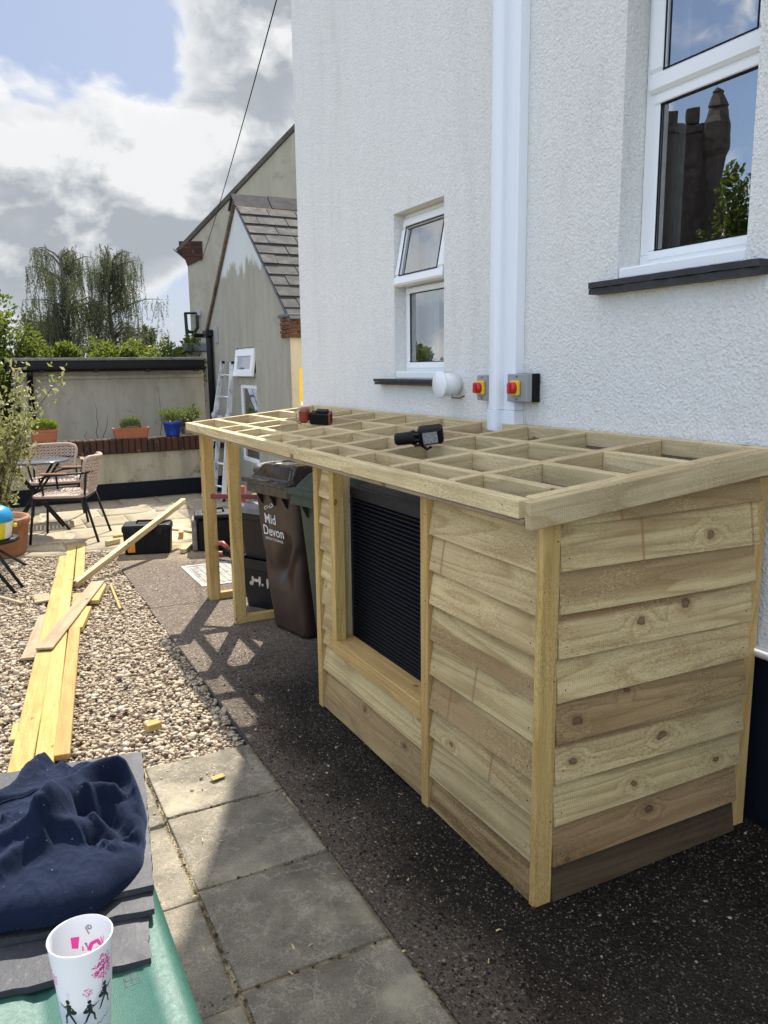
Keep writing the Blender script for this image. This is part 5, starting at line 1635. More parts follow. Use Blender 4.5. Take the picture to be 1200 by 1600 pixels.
slate_sheet('lowest roofing slate, nearest the cup on the green lid', (0.159, 1.125), R(9.2), 0.6985, 0.50, 0.50)
slate_sheet('middle roofing slate sandwiched between two others', (0.187, 1.222), R(8.4), 0.7125, 0.52, 0.48)
slate_sheet('top roofing slate with the navy fleece lying on it', (0.193, 1.263), R(8.3), 0.7265, 0.56, 0.505)

# frosted party cup with pink and black print
CUX, CUY, CUZ = 0.0585, 1.038, 0.6968
cup = thing('plastic_cup', 'frosted white plastic cup printed with pink and black figures on the green lid', 'cup', (CUX, CUY, CUZ))
CH, RB, RT = 0.152, 0.0295, 0.0420


def cr(z): return RB + (RT - RB) * (z / CH)


b = MB()
b.lathe([(0.0, 0.004), (RB - 0.004, 0.004), (RB - 0.001, 0.0), (RB, 0.002), (cr(0.05), 0.05), (cr(0.10), 0.10), (RT, CH - 0.002), (RT + 0.0008, CH), (RT - 0.0008, CH + 0.001), (RT - 0.0016, CH - 0.002), (cr(0.10) - 0.0016, 0.10), (cr(0.05) - 0.0016, 0.05), (RB - 0.002, 0.006), (0.0, 0.006)], 56)
mk('shell', b, M_CUP, cup, local(cup))


def on_cup(poly2, off):
    """outline in (arc metres to the right as the camera sees it, height) -> points on the cone"""
    out_ = []
    for (s, z) in poly2:
        r_ = cr(z) + off
        a = CU_A0 + s / 0.036
        out_.append((r_ * math.cos(a), r_ * math.sin(a), z))
    return out_


CU_A0 = math.atan2(-CUY, -CUX)          # bearing that faces the camera


def strokes(lines, off=0.0004, inside=False):
    mb = MB()
    for (pts, w0, w1) in lines:
        P = [Vector((p[0], p[1], 0)) for p in pts]
        # resample
        Q = []
        for i in range(len(P) - 1):
            for k in range(4): Q.append(P[i].lerp(P[i + 1], k / 4))
        Q.append(P[-1]); n_ = len(Q)
        L_, R_ = [], []
        for i in range(n_):
            t = (Q[min(i + 1, n_ - 1)] - Q[max(i - 1, 0)]).normalized(); nn = Vector((-t.y, t.x, 0))
            w_ = (w0 + (w1 - w0) * i / (n_ - 1)) / 2
            L_.append(Q[i] + nn * w_); R_.append(Q[i] - nn * w_)
        vs = on_cup([(p.x, p.y) for p in L_], off) + on_cup([(p.x, p.y) for p in R_], off)
        fs = [(i, i + 1, n_ + i + 1, n_ + i) for i in range(n_ - 1)]
        mb.add(vs, fs)
    return mb


def fan(mb, poly, off=0.0004):
    c = (sum(p[0] for p in poly) / len(poly), sum(p[1] for p in poly) / len(poly))
    vs = on_cup([c] + poly, off); n_ = len(poly)
    mb.add(vs, [(0, 1 + i, 1 + (i + 1) % n_) for i in range(n_)])


def oval(cx_, cy_, rx, ry, n_=10, a=0.0):
    return [(cx_ + rx * math.cos(6.283 * k / n_) * math.cos(a) - ry * math.sin(6.283 * k / n_) * math.sin(a), cy_ + rx * math.cos(6.283 * k / n_) * math.sin(a) + ry * math.sin(6.283 * k / n_) * math.cos(a)) for k in range(n_)]


def person_print(x, z, h, flip=1, drum=False):
    q = lambda u, v: (x + flip * u * h, z + v * h)
    ln = [([q(-.02, .80), q(0.0, .62), q(.02, .46)], .17 * h, .15 * h),
          ([q(.02, .48), q(-.10, .25), q(-.20, .02)], .10 * h, .06 * h), ([q(.02, .48), q(.15, .30), q(.17, .04)], .10 * h, .06 * h), ([q(-.20, .02), q(-.27, .0)], .05 * h, .04 * h), ([q(.17, .04), q(.24, .02)], .05 * h, .04 * h),
          ([q(-.02, .74), q(-.16, .62), q(-.05, .52)], .06 * h, .05 * h), ([q(0, .74), q(.18, .66), q(.26, .72)], .06 * h, .05 * h),
          ([q(-.16, .50), q(.06, .58)], .14 * h, .08 * h), ([q(.05, .58), q(.36, .76)], .035 * h, .03 * h)]
    mb = strokes(ln); fan(mb, oval(*q(0.0, .90), .075 * h, .09 * h)); fan(mb, oval(*q(-.14, .51), .12 * h, .09 * h))
    return mb


mk('black_figures', person_print(0.004, 0.044, 0.036), M_INK, cup, local(cup))
mk('black_figures', person_print(-0.024, 0.042, 0.042, -1), M_INK, cup, local(cup))
mk('black_figures', person_print(0.026, 0.058, 0.038, 1), M_INK, cup, local(cup))
rr = random.Random(9)


def pink_tree(x, z0, zc, rx, ry, n_):
    ln = []
    for k in range(n_):
        a = rr.uniform(0, 6.28); r_ = math.sqrt(rr.random()); px_ = x + rx * r_ * math.cos(a); pz = zc + ry * r_ * math.sin(a)
        a2 = rr.uniform(0, 6.28); l_ = rx * rr.uniform(.12, .3)
        ln.append(([(px_, pz), (px_ + l_ * math.cos(a2), pz + l_ * math.sin(a2)), (px_ + l_ * math.cos(a2 + .9), pz + l_ * math.sin(a2 + .9))], rx * .10, rx * .05))
    ln.append(([(x + rx * .15, zc), (x, zc - ry), (x - rx * .2, z0)], rx * .12, rx * .06))
    return strokes(ln)


mk('pink_tree', pink_tree(0.024, 0.088, 0.121, 0.013, 0.018, 110), M_PINK, cup, local(cup))
mk('pink_tree', pink_tree(0.003, 0.079, 0.091, 0.0065, 0.0075, 40), M_PINK, cup, local(cup))
mk('pink_tree', pink_tree(-0.022, 0.083, 0.095, 0.003, 0.009, 16), M_PINK, cup, local(cup))
mk('pink_tree', pink_tree(-0.046, 0.085, 0.108, 0.010, 0.02, 50), M_PINK, cup, local(cup))
b = strokes([([(0.012 + .003 * k, 0.034 + 0.0022 * math.sin(k * 2.1) + .0013 * k) for k in range(8)], .0012, .0008)]); mk('script_print', b, M_GREYINK, cup, local(cup))
# print showing on the inner face, opposite the camera
HALF = math.pi * 0.036
ins = -0.0021
b = MB(); fan(b, [(HALF + .012, .126), (HALF + .001, .123), (HALF + .004, .106), (HALF + .012, .110)], ins)
b2 = strokes([([(HALF - .010, .100), (HALF - .014, .110), (HALF - .024, .116), (HALF - .030, .108), (HALF - .020, .102)], .006, .003), ([(HALF - .028, .122), (HALF - .031, .112), (HALF - .033, .125)], .0016, .001), ([(HALF - .002, .101), (HALF - .002, .108)], .002, .0015)], ins)
b.add(b2.v, b2.f); mk('pink_print', b, M_PINK, cup, local(cup))
sp_ = [(HALF - .012 + .0042 * (1 - k / 16) * math.cos(k * .62), .134 + .0042 * (1 - k / 16) * math.sin(k * .62)) for k in range(13)] + []
b = strokes([(list(reversed(sp_)) + [(HALF - .0115, .124)], .0016, .0014), ([(HALF - .006, .112), (HALF - .009, .103)], .003, .001)], ins); fan(b, oval(HALF - .025, .112, .003, .003), ins); fan(b, oval(HALF + .002, .091, .010, .005), ins)
mk('grey_print', b, M_GREYINK, cup, local(cup))

# wood chip on the slab
b = MB(); b.box((0, 0, 0.004), (0.055, 0.030, 0.005), 0.001)
tag(mk('wood_chip', b, M_YELL, None, Matrix.Translation((0.718, 2.897, 0.002)) @ Matrix.Rotation(0.2, 4, 'Z')), 'small wood chip lying on the sunlit slab', 'wood chip')

# ------------------------------------------------------------------ timber on the gravel
def plank(name, label, cat, p0, p1, w_, h_, mat, group=None, up=(0, 0, 1)):
    mb = MB(); L = (Vector(p1) - Vector(p0)).length
    mb.add(*bevbox(L, w_, h_, 0.003))
    o = mk(name, mb, mat, None, frame_of(p0, p1, up))
    return tag(o, label, cat, group)


G1 = 'long yellow boards laid on the gravel'
zb = 0.020
plank('timber_board', 'leftmost long yellow board on the gravel', 'timber', (0.012, 3.25, zb), (0.562, 7.18, zb + .01), 0.090, 0.024, M_YELL, G1)
plank('timber_board', 'middle long yellow board on the gravel', 'timber', (0.103, 3.25, zb + .002), (0.660, 7.58, zb + .012), 0.074, 0.028, M_YELL, G1)
plank('timber_board', 'rightmost long yellow board on the gravel, nearest the slabs', 'timber', (0.180, 3.34, zb), (0.525, 5.88, zb + .008), 0.066, 0.026, M_YELL, G1)
plank('timber_board', 'short yellow board at the far end beside the patio', 'timber', (0.565, 6.20, zb + .002), (0.742, 7.60, zb + .01), 0.070, 0.026, M_YELL, G1)
G2 = 'wood offcuts on the gravel'
plank('board_offcut', 'grey brown board lying crosswise over the yellow boards', 'offcut', (0.215, 4.70, 0.052), (0.690, 6.10, 0.046), 0.095, 0.014, M_OLD, G2)
plank('board_offcut', 'pale offcut sticking out left of the yellow boards', 'offcut', (0.125, 4.68, 0.014), (0.275, 5.50, 0.016), 0.075, 0.016, M_OLD, G2)
plank('board_offcut', 'short yellow batten end right of the boards', 'offcut', (0.435, 5.06, 0.022), (0.545, 5.50, 0.022), 0.048, 0.036, M_POST, G2)
plank('board_offcut', 'short yellow block near the leaning batten', 'offcut', (0.600, 5.64, 0.022), (0.712, 6.05, 0.022), 0.060, 0.030, M_POST, G2)
plank('board_offcut', 'square offcut left of the yellow boards', 'offcut', (0.235, 5.96, 0.012), (0.345, 5.96, 0.014), 0.20, 0.014, M_OLD, G2)
plank('board_offcut', 'thin stick lying alone on the gravel', 'offcut', (0.742, 5.42, 0.012), (0.778, 6.10, 0.012), 0.016, 0.012, M_POST, G2)
plank('board_offcut', 'small sawn block near the slabs', 'offcut', (0.545, 3.465, 0.016), (0.610, 3.480, 0.016), 0.050, 0.034, M_POST, G2)
plank('board_offcut', 'thin stick at the left edge of the gravel', 'offcut', (0.02, 6.15, 0.015), (0.16, 5.90, 0.012), 0.024, 0.014, M_OLD, G2)
plank('board_offcut', 'yellow strip peeping out beside the navy fleece', 'offcut', (0.012, 3.62, 0.012), (0.035, 3.80, 0.012), 0.04, 0.016, M_POST, G2)

# ------------------------------------------------------------------ toolbox, leaning batten, patio offcuts
tb = thing('toolbox', 'black plastic toolbox with orange label on the path end', 'toolbox', (1.262, 7.14, 0), math.atan2(-0.119, 0.40))
F = local(tb)
b = MB(); b.loft([[(px_ * k, py_ * k2, z_) for px_, py_ in rrect(0.205, 0.115, 0.025)] for (z_, k, k2) in ((0.0, .93, .9), (0.01, .95, .93), (0.20, 1.0, 1.0), (0.205, 1.0, 1.0))], smooth=False); mk('body', b, M_BLACK, tb, F, edge=.003)
b = MB(); b.loft([[(px_ * k, py_ * k, z_) for px_, py_ in rrect(0.212, 0.122, 0.025)] for (z_, k) in ((0.206, 1.0), (0.245, 1.0), (0.262, .95), (0.265, .9))], smooth=False); mk('lid', b, M_BLACK, tb, F, edge=.003)
b = MB(); b.tube([(-0.09, 0, .264), (-0.085, 0, .285), (0.085, 0, .285), (0.09, 0, .264)], 0.011, 8); mk('handle', b, M_BLACK, tb, F)
b = MB(); b.prism([(-0.165, 0.025), (-0.105, 0.025), (-0.105, 0.125), (-0.135, 0.085), (-0.170, 0.05)], 0.108, 0.1145, Matrix(((1, 0, 0, 0), (0, 0, -1, 0), (0, 1, 0, 0), (0, 0, 0, 1)))); mk('orange_label', b, M_ORANGE, tb, F)
b = MB()
for xx in (-0.11, 0.11): b.box((xx, -0.119, 0.205), (0.05, 0.012, 0.06), .003)
for xx in (-.03, .04, .17): b.box((xx, -0.109, 0.10), (0.006, 0.008, 0.16), .002)
mk('latch', b, M_BLACKM, tb, F)
plank('leaning_batten', 'long pale batten leaning across the black toolbox', 'timber', (0.540, 6.19, 0.026), (1.655, 7.395, 0.395), 0.047, 0.047, M_RAFT)
G3 = 'offcuts scattered on the patio'
for (lab, x, y, L, w_, h_, az) in (('stubby offcut left of the toolbox', 1.02, 7.62, 0.14, 0.05, 0.045, 0.5), ('tiny block in front of the toolbox corner', 0.985, 7.14, 0.05, 0.04, 0.04, 0.1), ('upright looking block behind the toolbox', 1.36, 7.62, 0.12, 0.05, 0.09, 1.2),
                                   ('long offcut pointing from the toolbox toward the tool case', 1.60, 7.05, 0.34, 0.05, 0.04, 1.0), ('pale block right behind the toolbox', 1.66, 7.62, 0.13, 0.045, 0.06, 1.3), ('wide offcut board behind the toolbox', 1.75, 7.95, 0.55, 0.10, 0.02, 2.1), ('flat sliver near the leaning batten', 1.12, 7.95, 0.10, 0.03, 0.02, 0.2)):
    p = Vector((x, y, h_ / 2 + 0.002)); d = Vector((math.cos(az), math.sin(az), 0)) * L / 2
    plank('board_offcut', lab, 'offcut', p - d, p + d, w_, h_, M_RAFT if L > .13 else M_POST, G3)
# tool case and saw behind the corner post
tc = thing('tool_case', 'scuffed grey and black tool case standing behind the far corner post', 'tool case', (1.80, 6.98, 0), -0.25)
F = local(tc)
b = MB(); b.box((0.02, 0, 0.15), (0.30, 0.24, 0.29), 0.02); mk('body', b, M_BLACK, tc, F)
b = MB(); b.box((-0.155, 0, 0.15), (0.045, 0.235, 0.28), 0.01); mk('side_panel', b, plain("scuffed grey brown case", (0.17, 0.145, 0.13), 0.6, var=0.4), tc, F)
b = MB(); b.box((0.02, 0, 0.318), (0.34, 0.27, 0.035), 0.008); b.tube([(-.07, 0, .33), (-.06, 0, .37), (.10, 0, .37), (.11, 0, .33)], .012, 8); mk('lid', b, M_HPCASE, tc, F)
sw_ = thing('reciprocating_saw', 'red and black power saw lying behind the corner post', 'power tool', (1.83, 6.40, 0), 0.5)
F = local(sw_)
b = MB(); b.tube([(0, -0.16, 0.05), (0, -0.02, 0.06), (0.0, 0.10, 0.075)], [0.035, 0.045, 0.04], 12); mk('motor_housing', b, M_BLACK, sw_, F)
b = MB(); b.tube([(0, 0.06, 0.09), (0, 0.13, 0.14), (0, 0.22, 0.13), (0.0, 0.26, 0.07), (0, 0.2, 0.04), (0, 0.10, 0.05)], 0.022, 10); mk('handle', b, M_BRICKRED, sw_, F)
b = MB(); b.tube([(0, -0.16, 0.05), (0.0, -0.24, 0.045)], 0.028, 10); b.box((0, -0.26, 0.02), (0.09, 0.012, 0.06), .003); mk('shoe', b, M_HPCASE, sw_, F)
# black round tub behind the recycling boxes
rt = thing('black_tub', 'round black rubber tub behind the recycling boxes', 'tub', (2.20, 6.05, 0))
F = local(rt)
b = MB(); b.lathe([(0.0, 0.0), (0.15, 0.0), (0.20, 0.70), (0.215, 0.71), (0.22, 0.745), (0.20, 0.76), (0.16, 0.755), (0.14, 0.72), (0.0, 0.71)], 28); mk('drum', b, M_BLACK, rt, F)
b = MB(); b.tube([(0.23 * math.cos(a), 0.23 * math.sin(a), 0.80 + .0) for a in [6.283 * k / 28 for k in range(28)]], 0.045, 10, closed=True); mk('rubber_ring', b, M_BLACKP, rt, F)
b = MB(); b.tube([(-0.16, 0.10, 0.0), (-0.17, 0.11, 0.30), (-0.18, 0.12, 0.62)], [0.035, 0.033, 0.030], 10)
tag(mk('plastic_tube', b, M_BRICKRED, None, local(rt) @ Matrix.Translation((-0.06, 0.35, 0))), 'narrow red plastic tube standing behind the far post', 'red tube')

# ------------------------------------------------------------------ aluminium ladder against the outbuilding
ld = thing('folding_ladder', 'folded aluminium ladder leaning on the outbuilding wall', 'ladder', (2.6, 9.8, 0))


def stile(p0, p1, w=0.062, d=0.024):
    mb = MB(); mb.beam(p0, p1, d, w, (1, 0, 0), .003); return mb


a0, a1 = Vector((2.48, 9.95, 0.0)), Vector((2.93, 10.36, 1.70)); c0, c1 = Vector((2.62, 9.52, 0.0)), Vector((2.95, 10.0, 1.69))
for (p, q) in ((a0, a1), (c0, c1)):
    mk('stile', stile(p, q), M_ALU, ld)
a2, c2 = Vector((2.58, 9.80, 0.0)), Vector((2.70, 9.38, 0.0))
for (p, q) in ((a2, Vector((2.80, 10.16, 1.02))), (c2, Vector((2.88, 9.82, 1.02)))): mk('stile', stile(p, q, .055), M_ALU, ld)
for k in range(6):
    t = (k + 0.6) / 6.2
    b = MB(); b.tube([a0.lerp(a1, t), c0.lerp(c1, t)], 0.015, 8); mk('rung', b, M_ALU, ld)
for p in (a0.lerp(a1, 0.60), c0.lerp(c1, 0.60)):
    T = Matrix.Translation(p) @ Matrix.Rotation(R(90), 4, 'X')
    b = MB(); b.lathe([(0.0, -0.020), (0.050, -0.020), (0.055, 0), (0.050, 0.020), (0, 0.020)], 20, T); mk('hinge', b, plain("dull hinge casting", (0.38, 0.40, 0.42), 0.45, 0.5), ld)
for p in (a1, c1):
    b = MB(); b.box(p, (0.035, 0.075, 0.03), .006); mk('end_cap', b, M_BLACK, ld)
for p in (a0, c0, a2, c2):
    b = MB(); b.box(p + Vector((0, 0, .01)), (0.04, 0.08, 0.035), .006); mk('rubber_foot', b, M_BLACK, ld)

# yellow step ladder stile showing past the corner of the white house
yl = thing('yellow_ladder', 'yellow fibreglass ladder leaning behind the corner of the white house', 'ladder', (2.90, 7.5, 0))
for (p, q) in (((2.76, 7.15, 0.0), (2.985, 7.62, 1.60)), ((3.15, 7.10, 0.0), (3.25, 7.62, 1.60))):
    b = MB(); b.beam(p, q, 0.03, 0.085, (1, -0.4, 0), .003); mk('stile', b, M_YEL, yl)
b = MB(); b.beam((2.905, 7.40, 1.23), (2.918, 7.42, 1.27), 0.034, 0.088, (1, -.4, 0), .002); mk('sticker', b, M_WHITE, yl)
for k in range(5):
    t = (k + .5) / 5; b = MB(); b.tube([Vector((2.76, 7.15, 0)).lerp(Vector((2.985, 7.62, 1.6)), t), Vector((3.15, 7.10, 0)).lerp(Vector((3.25, 7.62, 1.6)), t)], .016, 8); mk('rung', b, M_ALU, yl)

# ------------------------------------------------------------------ patio furniture
def chair(label, x, y, rot):
    t = thing('rope_chair', label, 'chair', (x, y, 0), rot, 'rope chairs on the patio')
    F = local(t)
    W, D_, SH = 0.25, 0.23, 0.44          # local: faces -y
    legs = [((-W + .02, -D_, SH - .02), (-W - .03, -D_ - .05, 0.0)), ((W - .02, -D_, SH - .02), (W + .03, -D_ - .05, 0.0)), ((-W + .03, D_, SH - .02), (-W - .02, D_ + .11, 0)), ((W - .03, D_, SH - .02), (W + .02, D_ + .11, 0))]
    for (p, q) in legs:
        b = MB(); b.tube([p, q], 0.0125, 8); mk('leg', b, M_BLACKM, t, F)
    b = MB(); b.tube([(px_ * 1.0, py_ * 1.0, SH - 0.022) for px_, py_ in rrect(W, D_, 0.07)], 0.012, 8, closed=True)
    # arm hoops: up from front legs, round behind the back
    for s in (-1, 1):
        b.tube([(s * (W - .02), -D_ + .10, SH - .02), (s * (W + .02), -D_ + .08, 0.62), (s * (W + .025), -D_ + .16, 0.645), (s * (W + .03), 0.08, 0.655), (s * (W - .01), D_ + .01, 0.66), (s * 0.12, D_ + .065, 0.66), (0, D_ + .075, 0.66)], 0.0105, 8)
        b.tube([(s * (W - .03), D_, SH - .02), (s * (W - .035), D_ + .03, 0.66)], 0.0105, 8)
    mk('frame', b, M_BLACKM, t, F)
    for s in (-1, 1):
        b = MB(); b.box((s * (W + .027), -D_ + .21, 0.664), (0.042, 0.24, 0.016), .005); mk('armrest', b, M_ARMW, t, F)
    # woven seat: crossing cords with small gaps
    b = MB()
    for k in range(13):
        u = -1 + 2 * k / 12; xx = u * (W - .012)
        b.tube([(xx + 0.006 * math.sin(j * 3.14), -D_ + .0 + (2 * D_) * j / 16, SH + 0.008 + 0.006 * math.cos(math.pi * (j + k)) - 0.012 * math.sin(math.pi * j / 16)) for j in range(17)], 0.0115, 6)
    for k in range(13):
        u = -1 + 2 * k / 12; yy = u * (D_ - .012)
        b.tube([(-W + 2 * W * j / 16, yy, SH + 0.006 - 0.006 * math.cos(math.pi * (j + k)) - 0.012 * math.sin(math.pi * j / 16)) for j in range(17)], 0.010, 6)
    b.tube([(px_ * 1.02, py_ * 1.02, SH + .002) for px_, py_ in rrect(W, D_, 0.07)], 0.015, 8, closed=True)
    tag(mk('seat', b, M_ROPE, t, F), kind='stuff')

    def bp(u, v):
        """back surface, u across -1..1, v up 0..1"""
        wid = (W - 0.01) * (0.80 + 0.24 * v) * math.sqrt(max(0.0, 1 - (abs(2 * v - 1) ** 5) * 0.35))
        return Vector((wid * u, D_ + 0.055 + 0.07 * v - 0.085 * u * u, 0.50 + 0.305 * v))
    b = MB()
    nr = 9
    for r_ in range(nr):
        for s in (-1, 1):
            pts = []
            for j in range(25):
                u = -0.97 + 1.94 * j / 24; v = (r_ + 0.5) / nr + s * 0.040 * math.cos(j * math.pi / 2)
                p = bp(u, min(.98, max(.02, v))); p.y += s * 0.005 * math.sin(j * math.pi / 2)
                pts.append(p)
            b.tube(pts, 0.0085, 6)
    for k in range(8):
        u = -0.84 + 1.68 * k / 7
        b.tube([bp(u, v) for v in (0.02, .2, .4, .6, .8, .98)], 0.006, 5)
    edge_ = [bp(1, v) for v in np.linspace(0.06, 0.94, 9)] + [bp(u, 1.0) for u in np.linspace(0.85, -0.85, 9)] + [bp(-1, v) for v in np.linspace(0.94, 0.06, 9)] + [bp(u, 0.0) for u in np.linspace(-0.85, 0.85, 9)]
    b.tube(edge_, 0.017, 8, closed=True)
    tag(mk('backrest', b, M_ROPE, t, F), kind='stuff')
    return t


chair('nearer rope chair seen from the side, facing the bistro table', 0.690, 8.17, R(-110))
chair('farther rope chair with its back to the garden wall', 0.70, 9.22, R(-4))
bt = thing('bistro_table', 'round black bistro table with crossed legs on the patio', 'table', (0.46, 8.72, 0))
F = local(bt)
b = MB(); b.lathe([(0, 0.705), (0.335, 0.705), (0.345, 0.712), (0.345, 0.722), (0.338, 0.728), (0, 0.728)], 44); mk('table_top', b, plain("dark glass top", (0.10, 0.11, 0.12), 0.12, var=0.1, bump=0), bt, F)
for (p, q) in (((-.22, -.2, .70), (.24, .1, 0)), ((.22, -.2, .70), (-.24, .1, 0)), ((-.22, .2, .70), (.28, -.12, 0)), ((.22, .2, .70), (-.28, -.12, 0))):
    b = MB(); b.tube([p, q], 0.0125, 8); mk('leg', b, M_BLACKM, bt, F)
b = MB(); b.tube([(-.3 + 0.3, -.25, .70), (0.0, 0.25, .70)], .011, 8); mk('cross_rail', b, M_BLACKM, bt, F)

# low folding table with a striped tub on it
ft_ = thing('folding_table', 'small black folding side table at the left edge of the gravel', 'side table', (-0.005, 6.62, 0))
F = local(ft_)
b = MB(); b.lathe([(0, 0.335), (0.205, 0.335), (0.21, 0.342), (0.21, 0.352), (0.20, 0.358), (0, 0.356)], 36); mk('table_top', b, M_BLACKM, ft_, F)
for (p, q) in (((-.05, .06, .335), (.255, .58, -.01)), ((-.10, -.12, .335), (.135, -.30, -.02)), ((.0, -.14, .335), (.20, -.20, -.02)), ((.05, .06, .335), (-.30, .40, -.02))):
    b = MB(); b.tube([p, q], 0.0125, 8); mk('leg', b, M_BLACKM, ft_, F)
ty = thing('striped_tub', 'blue topped tub with yellow and white stripes on the folding table', 'tub', (0.02, 6.58, 0.358))
F = local(ty)
b = MB()
seg = 28; prof2 = [(0.105, 0.0), (0.125, 0.01), (0.145, 0.10), (0.150, 0.14)]
for j in range(seg):
    mb_ = 0 if (j // 3) % 2 else 1
    for i in range(len(prof2) - 1):
        q4 = []
        for (pi, pj) in ((i, j), (i, j + 1), (i + 1, j + 1), (i + 1, j)):
            a = 6.283185 * pj / seg; q4.append((prof2[pi][0] * math.cos(a), prof2[pi][0] * math.sin(a), prof2[pi][1]))
        b.add(q4, [(0, 1, 2, 3)], None, mb_, True)
mk('striped_side', b, [M_LEMON, M_WHITE], ty, F)
b = MB(); b.lathe([(0.152, 0.138), (0.154, 0.15), (0.150, 0.18), (0.13, 0.225), (0.09, 0.25), (0.0, 0.258)], 32); mk('blue_lid', b, M_SKYBLUE, ty, F)
b = MB(); b.box((0.158, -0.03, 0.10), (0.03, 0.05, 0.03), .008); mk('spout', b, M_LEMON, ty, F)

# ------------------------------------------------------------------ plants
sh = thing('potted_shrub', 'cream leaved shrub in a weathered terracotta pot at the left edge', 'shrub', (0.035, 7.72, 0))
F = local(sh)
b = MB(); b.lathe([(0, 0), (0.24, 0), (0.25, 0.015), (0.292, 0.27), (0.300, 0.275), (0.306, 0.325), (0.300, 0.335), (0.272, 0.335), (0.262, 0.29), (0.0, 0.285)], 40); mk('pot', b, M_TERRA2, sh, F)
b = MB(); b.lathe([(0, 0.288), (0.2615, 0.292)], 32); mk('soil', b, plain("pale compost", (0.24, 0.19, 0.14), 0.95, var=0.3, scale=30, bump=.006), sh, F)
b = MB(); LP = []
for k in range(34):
    az = random.uniform(0, 6.28); ln = random.uniform(0.7, 1.5); sp_2 = random.uniform(0.05, 0.50)
    p = Vector((random.uniform(-.08, .08), random.uniform(-.08, .08), 0.28)); pts = [p.copy()]
    d = Vector((math.cos(az) * sp_2, math.sin(az) * sp_2, 1)).normalized()
    for j in range(8):
        p = p + d * ln / 8; d = (d + Vector((random.uniform(-.14, .14), random.uniform(-.14, .14), -0.03 * j * sp_2))).normalized(); pts.append(p.copy())
        if j > 0:
            for q in range(int(13 + 9 * (1 if j > 3 else 0))):
                LP.append(p + Vector((random.gauss(0, .045), random.gauss(0, .045), random.gauss(0, .05))))
    b.tube(pts, [0.006 - 0.0005 * j for j in range(9)], 5)
mk('stems', b, M_BARK, sh, F)
meshobj('foliage', leaf_mesh('foliage', [tuple(p) for p in LP], 0.052, M_VARIEG, 0.5, 0.5), sh, F)


def trough(label, x, y, z, L, hh, mat, fol, fmat, fh, nleaf, lsize, asp):
    t = thing('planter', label, 'planter', (x, y, z), 0, 'planters on the garden wall coping')
    F = local(t)
    b = MB(); rg = [[(px_ * k, py_ * k, z_) for px_, py_ in rrect(L / 2, 0.085, 0.02, 3)] for (z_, k) in ((0, .86), (hh * .8, .95), (hh * .8 + .002, 1.0), (hh, 1.0), (hh, .93), (hh * .85, .90))]
    b.loft(rg, smooth=False); mk('trough', b, mat, t, F)
    P = []; Dd = []
    for k in range(nleaf):
        u = random.uniform(-1, 1); xx = u * L / 2 * fol; yy = random.uniform(-.07, .07); top = fh * (1 - 0.35 * u * u) * random.uniform(.25, 1)
        P.append((xx * (1 + .12 * top / fh), yy, hh * .8 + top)); Dd.append((u * .5, yy * 3, 1.6))
    meshobj('plant', leaf_mesh('plant', P, lsize, fmat, -0.1, asp, np.array(Dd), .5), t, F)
    return t


trough('terracotta trough of lime green grass plant on the left of the coping', 0.70, 10.44, 0.762, 0.30, 0.155, M_TERRA, 0.9, M_LIME, 0.12, 1500, 0.05, 0.2)
trough('long terracotta trough with a small grey green plant on the coping', 1.72, 10.44, 0.762, 0.45, 0.13, M_TERRA, 0.48, M_SAGE, 0.13, 1300, 0.045, 0.22)
bp_ = thing('planter', 'blue glazed pot of spiky grey green plant on the coping', 'planter', (2.245, 10.44, 0.762), 0, 'planters on the garden wall coping')
F = local(bp_)
b = MB(); b.lathe([(0, 0), (0.085, 0), (0.09, 0.01), (0.112, 0.15), (0.122, 0.155), (0.124, 0.185), (0.116, 0.188), (0.105, 0.165), (0, 0.16)], 32); mk('pot', b, M_BLUEP, bp_, F)
P = []; Dd = []
for k in range(900):
    a = random.uniform(0, 6.28); r_ = random.uniform(0, .11); hgt = random.random() ** 0.8 * .16
    P.append((r_ * (1 + hgt * 4) * math.cos(a), r_ * (1 + hgt * 4) * math.sin(a), .16 + hgt)); Dd.append((math.cos(a) * .9, math.sin(a) * .9, 1.2))
meshobj('plant', leaf_mesh('plant', P, 0.06, M_SAGE, 0, 0.16, np.array(Dd), .45), bp_, F)


def bush(name, label, cat, c, rad, n_, size, mat, stems=5, group=None, lumps=10, seed=1):
    """crown of leaf clumps over a few stems; clumps make light and dark masses and leave gaps"""
    rr_ = np.random.default_rng(seed)
    t = thing(name, label, cat, (c[0], c[1], 0), 0, group)
    cen = rr_.normal(size=(lumps, 3)); cen /= np.linalg.norm(cen, axis=1)[:, None]
    cen *= rr_.uniform(0.35, 0.85, (lumps, 1)); cen *= np.array(rad)
    wch = rr_.integers(0, lumps, n_); o_ = rr_.normal(size=(n_, 3)); o_ /= np.linalg.norm(o_, axis=1)[:, None]
    o_ *= (rr_.uniform(0.3, 1.0, (n_, 1)) ** 0.5) * rr_.uniform(0.25, 0.5, lumps)[wch][:, None] * np.array(rad)
    P = cen[wch] + o_ + np.array(c)
    P = P[P[:, 2] > 0.05]
    dirs = (P - np.array(c)) / np.array(rad)
    me = leaf_mesh('foliage', P, size, mat, 0.2, 0.5, dirs * 0.8, 0.8)
    meshobj('foliage', me, t)
    b = MB()
    for k in range(stems):
        a = 6.28 * k / stems
        q = Vector((c[0] + rad[0] * .45 * math.cos(a), c[1] + rad[1] * .45 * math.sin(a), c[2]))
        b.tube([(c[0] + .06 * math.cos(a), c[1] + .06 * math.sin(a), -0.05), tuple((Vector((c[0], c[1], 0)).lerp(q, .5)) + Vector((0, 0, c[2] * .1))), tuple(q)], [.03, .022, .008], 6)
    mk('stems', b, M_BARK, t)
    return t


